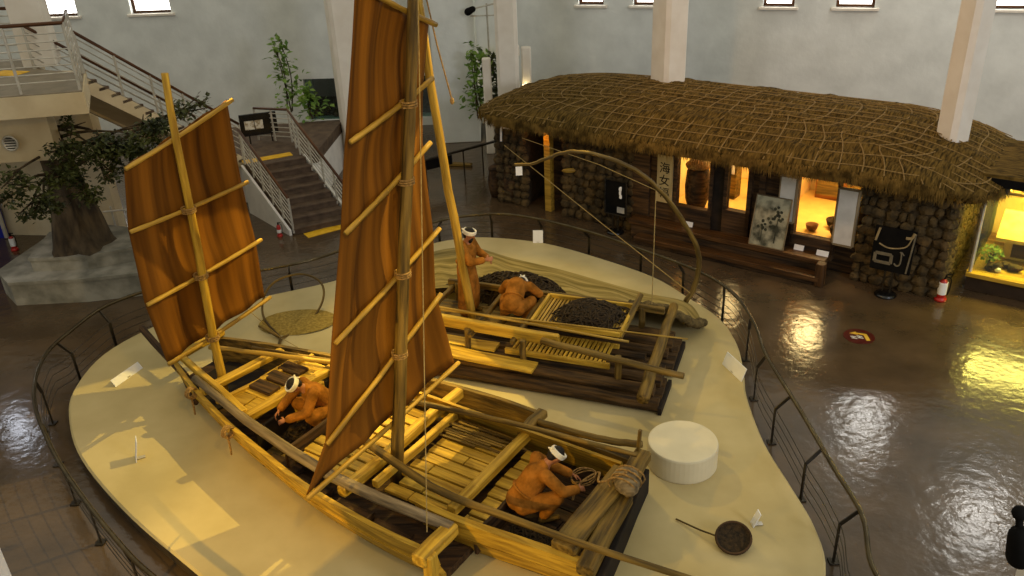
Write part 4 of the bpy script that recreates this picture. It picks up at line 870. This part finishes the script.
# ------------------------------------------------------------------ lit display case
T = thing('display_case', 'large lit glass diorama case right of the thatched house', 'display case', H(-2.4, 1.5, 0))
CS0, CS1, CT = -.3, -4.6, .66
mb = MB(); hbox(mb, CS0, CS1, CT + .08, CT + 2.4, 0, .34); mb.build('plinth', mat('case_plinth', (40, 28, 18), (56, 40, 26), .6, 3), T)
mb = MB(); hbox(mb, CS0, CS1, CT - .06, CT + 2.4, .34, .42); mb.build('ledge', WY, T)
mb = MB(); hbox(mb, CS0 + .1, CS1, CT - .05, CT + 2.4, 2.2, 2.36); mb.build('canopy', BLACK, T)
mb = MB(); hbox(mb, CS0 + .14, CS1, CT - .02, CT + 2.4, 2.36, 2.42); mb.build('top_board', THATCH, T)
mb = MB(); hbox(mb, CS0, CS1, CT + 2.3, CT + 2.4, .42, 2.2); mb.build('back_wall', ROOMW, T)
mb = MB(); mb.beam(H(-.36, CT + .02, .42), H(-.36, CT + .02, 2.2), .06, .05); mb.build('corner_post', STEEL, T)
mb = MB(); mb.beam(H(-.38, CT + .02, 1.31), H(CS1, CT + .02, 1.31), .012, 1.78, ch=0); mb.build('front_glass', GLASS, T)
mb = MB(); mb.beam(H(-.36, CT + .05, 1.31), H(-.36, CT + 2.3, 1.31), .012, 1.78, ch=0); mb.build('side_glass', GLASS, T)
mb = MB()                                                          # relief panels on the back wall
for k in range(4):
    s_ = -.5 - k * .95; mb.beam(H(s_, CT + 2.28, 1.3), H(s_, CT + 2.28, 2.15), .05, .04, up=NB)
mb.beam(H(-.4, CT + 2.28, 1.32), H(CS1, CT + 2.28, 1.32), .05, .05); mb.build('panel_frame', WB, T)
mb = MB()
for i in range(60):
    mb.blob(H(-.6 - R.uniform(0, 3.8), CT + 2.29, 1.4 + R.uniform(0, .7)), R.uniform(.08, .18), .02, R.uniform(.04, .08), Matrix.Rotation(HA, 3, 'Z'), 8, 5)
mb.build('leaf_relief', mat('relief', (120, 92, 42), (156, 124, 66), .8, 6), T)
def inside(name, label, cat, loc): return thing(name, label, cat, loc)
T2 = inside('model_house', 'pale model house with a slanted roof inside the lit case', 'model house', H(-1.7, 1.9, .43))
mb = MB(); hbox(mb, -.75, -2.2, 1.6, 2.4, .43, .85); mb.build('walls', ROOMF, T2)
mb = MB(); mb.slab([H(-.6, 1.4, .86), H(-2.4, 1.4, .86), H(-2.4, 2.0, 1.25), H(-.6, 2.0, 1.25)], (0, 0, 1), .07); mb.slab([H(-.6, 2.6, .86), H(-2.4, 2.6, .86), H(-2.4, 2.0, 1.25), H(-.6, 2.0, 1.25)], (0, 0, 1), .07); fixn(mb.build('roof', mat('model_roof', (214, 176, 96), (232, 196, 120), .9, 6, bump=.5), T2))
mb = MB()
for s_ in (-.9, -1.4, -1.85): hbox(mb, s_, s_ - .3, 1.58, 1.61, .5, .78)
mb.build('doorways', WD, T2)
def bush(name, label, c, r, n, m, size, h=None, stem=None, cat='plant', group=None):
    T = thing(name, label, cat, c, group); mb = MB(); h = h or r
    for i in range(n):
        th, ph = R.uniform(0, 6.28), math.acos(R.uniform(-1, 1)); q = R.uniform(.3, 1) ** .5
        p = V(c) + V((r * q * math.sin(ph) * math.cos(th), r * q * math.sin(ph) * math.sin(th), h + h * q * math.cos(ph) + (stem or 0)))
        leaf(mb, p, size)
    mb.build('foliage', m, T); b = MB(); b.tube([V(c), V(c) + V((.01, .01, h + (stem or 0)))], max(.012, r * .06), 6)
    for k in range(5): a = k * 1.26; b.tube([V(c) + V((0, 0, h * .5 + (stem or 0))), V(c) + V((r * .6 * math.cos(a), r * .6 * math.sin(a), h * 1.2 + (stem or 0)))], max(.008, r * .03), 5)
    b.build('stem', BARK, T); return T
def leaf(mb, p, size):
    d = V((R.gauss(0, 1), R.gauss(0, 1), R.gauss(-.1, .6))).normalized(); s = d.cross(V((R.gauss(0, .3), R.gauss(0, .3), 1))).normalized(); u = s.cross(d); L = size * R.uniform(.7, 1.3); w = L * .3
    mb.add([p, p + d * L * .45 + s * w + u * .1 * L, p + d * L, p + d * L * .45 - s * w + u * .1 * L], [(0, 1, 2, 3)])
bush('model_tree', 'small green model tree at the left inside the lit case', H(-.6, 1.15, .43), .2, 160, LEAFL, .07, .2, .05, 'model tree')
for k, (s_, t_, lab) in enumerate(((-.5, 1.0, 'dark model rock under the model tree in the lit case'), (-.85, 1.15, 'brown model rock in front of the model house'), (-1.25, 1.0, 'dark model log pile before the model house'))):
    mb = MB()
    for i in range(7): mb.blob(H(s_ - R.uniform(0, .3), t_ + R.uniform(-.1, .1), .47 + R.uniform(0, .05)), R.uniform(.05, .11), R.uniform(.05, .1), R.uniform(.04, .08), None, 7, 5, .15)
    mb.build('model_rock', STONE, None, lab, 'model rock')
mb = MB(); mb.blob(H(-.8, .9, .47), .06, .06, .05); mb.build('white_pebble', CARD, None, 'small white pebble on the front ledge inside the lit case', 'pebble', smooth=True)
# ------------------------------------------------------------------ landing, stairs and balcony
LZ = 1.3
fl0, fr0 = V((-5.24, 19.18, 0)), V((-3.95, 19.8, 0)); run = V((-1.4, 1.68, 0)); wd = fr0 - fl0
ST = thing('lower_stairs', 'short dark-tread flight of stairs coming down to the floor with yellow strips', 'stairs', fl0)
mb = MB(); n = 8
for k in range(n):
    a = fl0 + run * (k / n); b = fr0 + run * (k / n); z1 = (k + 1) * LZ / n; q = run / n
    mb.prism([(a.x, a.y), (b.x, b.y), (b.x + q.x, b.y + q.y), (a.x + q.x, a.y + q.y)], max(0.004, z1 - .3), z1)
    mb.beam(a + V((0, 0, z1 - .02)), b + V((0, 0, z1 - .02)), .05, .05)
mb.build('steps', TREAD, ST)
for a0 in (fl0, fr0):
    dn = wd.normalized() * (.05 if a0 is fr0 else -.05); mb = MB(); a = a0 + dn; b = a + run
    mb.slab([a, b, b + V((0, 0, LZ)), a + V((0, 0, .14))], dn, .06); fixn(mb.build('stringer', WPAINT, ST))
tl_, tr_ = fl0 + run, fr0 + run
LD = [tl_, tr_ + wd * .3, tr_ + wd * .7 + V((-.3, 2.8, 0)), V((-9.2, 24.3, 0)), V((-8.1, 22.0, 0)), V((-6.79, 21.43, 0))]
LAND = thing('landing', 'raised stair landing with yellow tactile strips at the wall', 'landing', tl_)
mb = MB(); mb.prism([(p.x, p.y) for p in LD], LZ - .3, LZ); fixn(mb.build('floor_slab', TREAD, LAND))
mb = MB(); mb.prism([(p.x + .0, p.y + .05) for p in LD], .01, LZ - .3); fixn(mb.build('base', WPAINT, LAND))
def strip(a, b, w, z, T, h=.012):
    mb = MB(); mb.beam(V((a[0], a[1], z + h / 2)), V((b[0], b[1], z + h / 2)), w, h); mb.build('tactile_strip', YEL, T)
o = run.normalized() * .2
strip(tl_ + o + wd * .02, tr_ + o - wd * .1, .3, LZ, LAND); strip(tl_ + o - V((.3, .1, 0)), tl_ + o - V((1.3, .5, 0)), .3, LZ, LAND)
mb = MB(); u_ = P(306, 236, 0); v_ = P(343, 226, 0); mb.beam(V((u_.x, u_.y, .006)), V((v_.x, v_.y, .006)), .32, .012); mb.build('tactile_strip', YEL, ST)
def rails(name, label, pts, h, nbars, post_every, T=None, posts=None):
    T = thing(name, label, 'railing', pts[0]); upv = V((0, 0, h))
    mb = MB(); mb.tube([p + upv for p in pts], .035, 8); mb.build('handrail', HAND, T, smooth=True)
    for k in range(nbars):
        mb = MB(); mb.tube([p + V((0, 0, h * (.16 + .7 * k / (nbars - 1)))) for p in pts], .013, 6); mb.build('bar', STEEL, T)
    for a, b in zip(pts, pts[1:]):
        m = max(1, round((b - a).length / post_every))
        for k in range(m + (1 if b is pts[-1] else 0)):
            p = a.lerp(b, k / m); mb = MB(); mb.beam(p, p + upv, .045, .045, up=(1, 0, 0)); mb.build('post', STEEL, T)
    return T
ia = run.normalized()
rails('stair_railing', 'white barred railing with brown handrail on the left of the lower stairs', [fl0 + V((0, 0, .05)), tl_ + V((0, 0, LZ))], .9, 6, .55)
rails('stair_railing', 'white barred railing on the right of the lower stairs, turning along the landing', [fr0 + V((0, 0, .05)), tr_ + V((0, 0, LZ)), tr_ + V((-.45, 1.15, LZ)), tr_ + V((-1.45, 1.5, LZ))], .9, 6, .6)
# upper flight to the balcony
BZ = 4.45
bt = V((-8.5, 17.6, BZ)); bb = V((-6.79, 21.43, LZ)); ud = (bb - bt); ud.z = 0; side = V((-ud.y, ud.x, 0)).normalized(); side = -side if side.x > 0 else side
T = thing('upper_stairs', 'long upper flight of stairs dropping from the balcony to the landing', 'stairs', bb)
mb = MB(); n = 16
for k in range(n):
    a = bt + ud * (k / n); b = a + side * 1.4; q = ud / n; z = BZ - (k + 1) * (BZ - LZ) / n
    mb.prism([(a.x, a.y), (b.x, b.y), (b.x + q.x, b.y + q.y), (a.x + q.x, a.y + q.y)], z - .06, z); 
fixn(mb.build('treads', TREAD, T))
mb = MB()
for off in (0.0, 1.3):
    a = bt + side * off; b = bb + side * off; mb.slab([a - V((0, 0, .1)), b - V((0, 0, .0)), b - V((0, 0, .35)), a - V((0, 0, .45))], side, .1)
fixn(mb.build('stringer', PLAST2, T))
mb = MB(); a, b = bt + side * .1 - V((0, 0, .38)), bb + side * .1 - V((0, 0, .3)); mb.slab([a, b, b + side * 1.2, a + side * 1.2], (0, 0, 1), .08); fixn(mb.build('soffit', PLAST2, T))
rails('stair_railing', 'long white railing with dark handrail down the upper stairs', [bt + V((0, 0, -.05)), bb + V((0, 0, .05))], .85, 5, 1.1)
rails('stair_railing', 'far railing of the upper stairs against the left wall', [bt + side * 1.4 + V((0, 0, -.05)), bb + side * 1.4 + V((0, 0, .05))], .95, 5, 1.3)
T = thing('balcony', 'cream upper balcony slab with yellow strip at the top left', 'balcony', V((-11, 17, BZ)))
BP = [(-7.78, 15.9), (-8.47, 17.6), (-9.78, 18.2), (-10.2, 19.4), (-20, 19.9), (-20, 15.0), (-12, 15.35)]
mb = MB(); mb.prism(BP, BZ - .42, BZ - .02); fixn(mb.build('slab', PLAST2, T))
mb = MB(); mb.prism([(x - .03 if x < -8 else x - .04, y + (.03 if y < 17 else -.02)) for x, y in BP], BZ - .02, BZ); fixn(mb.build('floor_finish', mat('balcony_floor', (120, 110, 92), (138, 126, 106), .6, 3), T))
mb = MB(); mb.prism([(-8.9, 16.45), (-8.9, 16.75), (-20, 16.2), (-20, 15.9)], 3.0, BZ - .42); fixn(mb.build('downstand_beam', PLAST2, T))
p_ = P(-4, 73, BZ); q_ = P(22, 74, BZ); strip(p_, q_, .42, BZ, T)
rails('balcony_railing', 'white balcony railing with thick brown handrail at top left', [bt + V((.02, -.1, 0)), V((-7.88, 16.0, BZ)), V((-12, 15.45, BZ)), V((-16, 15.3, BZ))], 1.22, 7, 1.0)
rails('balcony_railing', 'inner railing at the back edge of the balcony', [V((-10.3, 19.2, BZ)), V((-16, 19.6, BZ))], 1.1, 6, 1.0)
# post beside the balcony corner, beige pillar on it
mb = MB(); c = PY(46, 73, 18.7); mb.box((c.x, c.y, (WZ + BZ) / 2), .66, .66, WZ - BZ, .25, ch=.04); mb.build('column', COLM, None, 'beige pillar standing through the upper balcony at top left', 'column', 'concrete columns of the hall', kind='thing')
# lower storey wall under the balcony
wall('wall_lower', (-16, 20.6), (-9.6, 19.6), 0, BZ - .42, [], PLAST2, .3)
T = thing('round_vent', 'round grey vent on the cream wall below the balcony', 'vent', PY(11, 143, 16.2))
c = PY(11, 143, 16.27); Mv = Matrix.Rotation(math.pi / 2, 3, 'X'); mb = MB(); mb.lathe(c, [(.15, 0), (.16, .03), (.13, .05), (.12, .02), (.02, .02)], 24, Mv); mb.build('rim', STEEL, T, smooth=True); mb = MB()
for k in range(5): mb.beam(c + V((-.1, -.03, -.1 + k * .05)), c + V((.1, -.03, -.1 + k * .05)), .02, .02)
mb.build('louvres', DARKM, T)
c = PY(0, 228, 19.95); mb = MB(); mb.box((c.x - .45, 19.9, 1.05), 1.1, .08, 2.1); mb.box((c.x - .45, 19.92, 1.08), 1.24, .08, 2.16); o = mb.build('door_1', BLUE, kind='structure')
mb = MB(); mb.beam(V((c.x + .16, 19.84, .02)), V((c.x + .16, 19.84, 2.15)), .08, .08, up=(0, 1, 0)); mb.build('trim_1', STEEL, kind='structure')
# horizontal guard rails in the dark under the stairs
T = thing('guard_rail', 'two-bar steel guard rail in the dark space under the upper stairs', 'railing', (-8.2, 18.8, 0))
for z in (.55, 1.05): mb = MB(); mb.tube([(-9.4, 18.6, z), (-6.3, 19.0, z)], .025, 7); mb.build('bar', STEEL, T)
for x in (-9.3, -7.8, -6.4): mb = MB(); mb.beam((x, 18.8, 0), (x, 18.8, 1.1), .04, .04, up=(0, 1, 0)); mb.build('post', STEEL, T)
# dark information board on the landing wall
T = thing('picture_sign', 'dark board with pale pictures beside the landing railing', 'sign', P(258, 133, LZ))
c0, c1 = PY(240, 126, 22.6), PY(277, 122, 22.9); c0.z = c1.z = (c0.z + c1.z) / 2; mb = MB(); mb.beam(c0, c1, .06, .6); mb.build('board', BLACKG, T)
d = (c1 - c0).normalized(); nf = V((d.y, -d.x, 0)) * .035; L_ = (c1 - c0).length
mb = MB(); mb.beam(c0 + nf + d * L_ * .12, c0 + nf + d * L_ * .38, .01, .24); mb.beam(c0 + nf + d * L_ * .4, c0 + nf + d * L_ * .62, .01, .24); mb.build('pale_pictures', mat('sign_print', (150, 130, 96), (214, 206, 186), .6, 14, lo=.4, hi=.55), T)
for x in (.2, .8): mb = MB(); mb.beam(V((*(c0 + d * L_ * x).xy, LZ)), c0 + d * L_ * x - V((0, 0, .2)), .04, .04, up=d); mb.build('leg', DARKM, T)
# ------------------------------------------------------------------ tree on its stepped plinth
def hexa(cx, cy, r, rot=0, n=6, sx=1): return [(cx + r * sx * math.cos(rot + i * 2 * math.pi / n), cy + r * math.sin(rot + i * 2 * math.pi / n)) for i in range(n)]
T = thing('tree_plinth', 'two-tier grey concrete plinth around the indoor tree', 'plinth', (-9.3, 17.1, 0))
def tier(name, pl, z0, z1):
    g_ = sum(pl, V()) / len(pl); mb = MB(); mb.prism([(p.x, p.y) for p in pl], z0, z1 - .07); mb.prism([(g_.x + (p.x - g_.x) * 1.02, g_.y + (p.y - g_.y) * 1.02) for p in pl], z1 - .07, z1); fixn(mb.build(name, PLINTH, T))
tier('lower_tier', [P(17, 305.6, 0), P(88, 302, 0), P(150, 295, 0), P(185, 268, 0), P(120, 236, .55), P(46, 238, .55), P(-2, 271, .55)], 0.002, .55)
tier('upper_tier', [P(29, 258, .87), P(86, 256, .87), P(141, 245, .87), P(150, 230, .87), P(100, 224, .87), P(50, 232, .87)], .55, .87)
tb = P(85, 244, .87); T = thing('indoor_tree', 'dark leafy tree with thick gnarled trunk on the stepped plinth', 'tree', tb)
mb = MB()
tk = spline([tb, tb + V((.02, .0, .6)), tb + V((-.05, .05, 1.3)), tb + V((-.15, .1, 2.0)), tb + V((-.25, .15, 2.7)), tb + V((-.3, .15, 3.1))], 5); n = 18; vs = []
for i, p in enumerate(tk):
    f = i / (len(tk) - 1); r = .4 * (1 - f) ** .8 + .09 + .16 * math.exp(-f * 9)
    for j in range(n):
        t = j * 2 * math.pi / n; k = 1 + .22 * noise.noise(V((math.cos(t) * 1.6, math.sin(t) * 1.6, f * 3))) + .12 * math.sin(t * 5 + f * 2); vs.append(p + V((math.cos(t) * r * k, math.sin(t) * r * k, 0)))
mb.add(vs, [(i * n + j, i * n + (j + 1) % n, i * n + n + (j + 1) % n, i * n + n + j) for i in range(len(tk) - 1) for j in range(n)] + [tuple(range((len(tk) - 1) * n, len(tk) * n))])
mb.build('trunk', BARK, T, smooth=True)
# branches reach where the photo shows leaf masses
masses = [(18, 192, 15.4, .42), (45, 200, 15.6, .42), (6, 178, 15.5, .3), (30, 212, 15.5, .25), (66, 178, 15.9, .4), (68, 148, 16.2, .42), (72, 126, 16.4, .28), (98, 150, 16.2, .4), (118, 152, 16.3, .45), (142, 148, 16.4, .36), (112, 172, 16.2, .3), (160, 126, 16.5, .3), (150, 134, 16.5, .3), (182, 112, 16.8, .28), (203, 102, 17.0, .18), (90, 195, 15.9, .25)]
br = MB(); lf = MB()
for u, v, y, r in masses:
    c = PY(u, v, y); a = tk[int(len(tk) * R.uniform(.45, .8))]; m = a.lerp(c, .5) + V((R.uniform(-.2, .2), R.uniform(-.2, .2), .15)); br.tube(spline([a, m, c], 5), [.045 - .0034 * i for i in range(11)], 7)
    for k in range(4): e = c + V((R.gauss(0, r * .6), R.gauss(0, r * .6), R.gauss(0, r * .4))); br.tube([m.lerp(c, .6), e], [.025, .008], 5)
    for k in range(int(900 * (r / .5) ** 2)):
        d = V((R.gauss(0, 1), R.gauss(0, 1), R.gauss(0, .75))).normalized() * (R.random() ** .45) * r; 
        if noise.noise((c + d) * 2.6) > -.1: leaf(lf, c + d, .105)
br.build('branches', BARK, T, smooth=True); lf.build('foliage', LEAFD, T)
# ------------------------------------------------------------------ plants, barrier, niche fittings
def tall_plant(label, c, h, r, n, m, size, cat='plant'):
    T = thing('leafy_plant', label, cat, c); st = MB(); lf = MB()
    for k in range(3):
        a = V(c) + V((R.uniform(-.1, .1), R.uniform(-.1, .1), 0)); pts = spline([a, a + V((R.uniform(-.15, .15), 0, h * .5)), a + V((R.uniform(-.3, .3), R.uniform(-.2, .2), h * R.uniform(.8, 1)))], 6); st.tube(pts, [.025 - .0014 * i for i in range(len(pts))], 6)
        for i in range(n):
            p = pts[R.randrange(2, len(pts))]; f = (p.z - c[2]) / h; q = r * (1.15 - f); leaf(lf, p + V((R.gauss(0, q * .5), R.gauss(0, q * .5), R.gauss(0, .12))), size)
    st.build('stems', BARK, T); lf.build('foliage', m, T); return T
tall_plant('tall thin green plant behind the landing railing', P(290, 112, LZ + .02), 2.2, .5, 75, LEAFL, .2)
tall_plant('low green plant beside the landing railing by the dark alcove', P(312, 118, LZ), .9, .5, 60, LEAFL, .2)
tall_plant('green climbing plant on the niche left of the thatched roof', PY(480, 118, 25.3), 2.2, .5, 90, LEAFL, .2)
tall_plant('dark green plant between the two cream niche posts', PY(494, 118, 25.7), 2.1, .35, 120, LEAFD, .2)
T = thing('niche_screen', 'cream low screen posts in the wall niche left of the roof', 'screen', PY(487, 140, 26.1))
a, b = PY(486, 58, 24.9), PY(523, 53, 26.2)
mb = MB(); mb.beam(V((a.x, 24.9, .0)), a, .25, .22, up=(0, 1, 0)); mb.build('post', COLM, T); mb = MB(); mb.beam(V((b.x + .1, 26.6, .1)), V((b.x + .1, 26.6, b.z + .1)), .3, .25, up=(0, 1, 0)); mb.build('post', COLM, T); mb = MB(); mb.beam(V((b.x - .1, 26.65, b.z - .0)), V((b.x - .6, 26.65, b.z - .0)), .2, .3); mb.build('header', COLM, T)
mb = MB(); mb.box((.55, 26.9, .3), 2.2, 1.2, .6); mb.build('planter', PLINTH, T)
T = thing('track_spotlight', 'small dark spotlight on a conduit high on the wall pier', 'lamp', PY(480, 10, 26.0))
a, b, c = PY(472, 9, 25.9), PY(497, 3, 26.0), PY(487, 14, 26.05)
mb = MB(); mb.tube([a, b], .025, 6); mb.tube([V((c.x, 26.08, c.z + .3)), V((c.x, 26.08, 2.4))], .03, 6); mb.tube([PY(470, 16, 26.05), PY(500, 15, 26.05)], .02, 6); mb.build('conduit', STEEL, T); mb = MB(); mb.limb(a + V((.02, -.05, 0)), .09, a - V((.12, .1, .06)), .11); mb.build('lamp_head', BLACK, T, smooth=True)
T = thing('barrier_rail', 'dark tube barrier standing before the white pier at the back', 'railing', P(463, 178, 0))
ps = [P(u, v, .85) for u, v in ((404, 164), (425, 160), (463, 150), (482, 145), (503, 139))]
mb = MB(); mb.tube(ps, .04, 8); mb.build('handrail', DARKM, T, smooth=True)
for p in ps: mb = MB(); mb.tube([V((p.x, p.y, 0)), p], .022, 6); mb.build('post', DARKM, T)
mb = MB(); a, b = ps[0].copy(), ps[2].copy(); a.z = b.z = .66; mb.beam(a, a.lerp(b, .8), .03, .26); mb.build('dark_panel', BLACK, T)
mb = MB(); q = P(460, 166, 0); mb.beam(q - V((.35, -.1, -.05)), q + V((.35, -.1, .05)), .16, .08); mb.build('floor_block', WB, None, 'small brown block on the floor behind the dark barrier', 'block')
# ------------------------------------------------------------------ light
def lamp(kind, name, loc, aim, power, col, size=.3, angle=60, blend=.3, sx=None):
    d = bpy.data.lights.new(name, kind); d.energy = power; d.color = lin(col)[:3]
    if kind == 'SPOT': d.spot_size = math.radians(angle); d.spot_blend = blend; d.shadow_soft_size = size
    elif kind == 'AREA': d.size = size; d.shape = 'RECTANGLE' if sx else 'DISK'; d.size_y = sx or size
    o = bpy.data.objects.new(name, d); COL.objects.link(o); o.location = loc
    o.rotation_euler = (V(aim) - V(loc)).to_track_quat('-Z', 'Y').to_euler(); return o
WARM = (255, 222, 112); WARM2 = (255, 206, 80)
lamp('SPOT', 'accent_spot', (-5.5, 14.5, 7.6), (-1.85, 11.0, .5), 4200, WARM, .03, 21.5, .04)
lamp('SPOT', 'key_spot', (5.4, 14.4, 10), (-5.0, 10.0, 0), 6500, WARM, .03, 23, .06)
lamp('SPOT', 'front_spot', (-7.0, 2.0, 4.6), (-1.9, 8.6, .7), 1900, WARM2, .06, 46, .6)
lamp('SPOT', 'sail_spot', (1.0, 2.5, 9.6), (-3.0, 10.5, 3.0), 1100, WARM2, .2, 50, .7)
lamp('SPOT', 'raft_spot', (-3, 20, 9.5), (-.5, 13.0, .6), 1800, WARM, .1, 40, .4)
for k, (s_, t_, z_, pw) in enumerate(((5.2, 1.2, 2.2, 110), (4.25, 1.2, 2.2, 90), (2.6, 1.0, 2.2, 190))):
    lamp('AREA', 'room_lamp', H(s_, t_ + .3, z_), H(s_, t_ + .25, 0), pw * .36, (255, 222, 150), 1.0)
lamp('AREA', 'case_lamp', H(-2.2, 1.7, 2.15), H(-2.2, 1.75, 0), 760, (255, 196, 98), 3.2, sx=.8)
lamp('POINT', 'case_spill_fill', H(-.7, 1.25, 1.95), (0, 0, 0), 70, (255, 196, 90), .05)  # extra light added so the case spills yellow onto stones and floor
lamp('POINT', 'porch_lamp', H(9.1, -.15, 1.95), (0, 0, 0), 5, (255, 170, 70))
lamp('POINT', 'niche_lamp', PY(524, 90, 26.4), (0, 0, 0), 12, (255, 230, 170))
lamp('SPOT', 'column_warm_fill', (.5, 13.5, 9.6), (6.8, 18.5, 3.2), 900, (255, 180, 70), .15, 62, .8)  # added lamp standing in for warm bounce on the columns' left faces
for x, y in ((11.4, 22.7), (12.7, 17.9)): lamp('AREA', 'ceiling_lamp', (x, y, 9), (x, y, 0), 110, (244, 240, 232), 1.0)
lamp('AREA', 'floor_glint_lamp', (-11.15, 15.75, 2.95), (-11.15, 15.75, 0), 14, (236, 242, 255), .5)  # unseen lamp added to put the pale reflection on the left floor
lamp('AREA', 'window_daylight', (13, -3, 9), (5, 19, 3), 900, (236, 240, 255), 4)
W = bpy.data.worlds.new('hall_light'); SC.world = W; W.use_nodes = True
W.node_tree.nodes['Background'].inputs[0].default_value = lin((214, 208, 192)); W.node_tree.nodes['Background'].inputs[1].default_value = .8
nt = W.node_tree; tc = nt.nodes.new('ShaderNodeTexCoord'); sx_ = nt.nodes.new('ShaderNodeSeparateXYZ'); cr_ = nt.nodes.new('ShaderNodeValToRGB')      # hall lit mostly from its skylights
nt.links.new(tc.outputs['Generated'], sx_.inputs[0]); nt.links.new(sx_.outputs['Z'], cr_.inputs[0]); nt.links.new(cr_.outputs[0], nt.nodes['Background'].inputs[0])
cr_.color_ramp.elements[0].position = 0; cr_.color_ramp.elements[0].color = lin((206, 204, 194)); cr_.color_ramp.elements[1].position = .8; cr_.color_ramp.elements[1].color = lin((232, 226, 206))
SC.view_settings.view_transform = 'Standard'; SC.view_settings.look = 'None'; SC.view_settings.gamma = 1; SC.view_settings.exposure = 0
SC.cycles.use_denoising = True; SC.cycles.max_bounces = 6; SC.cycles.transparent_max_bounces = 8
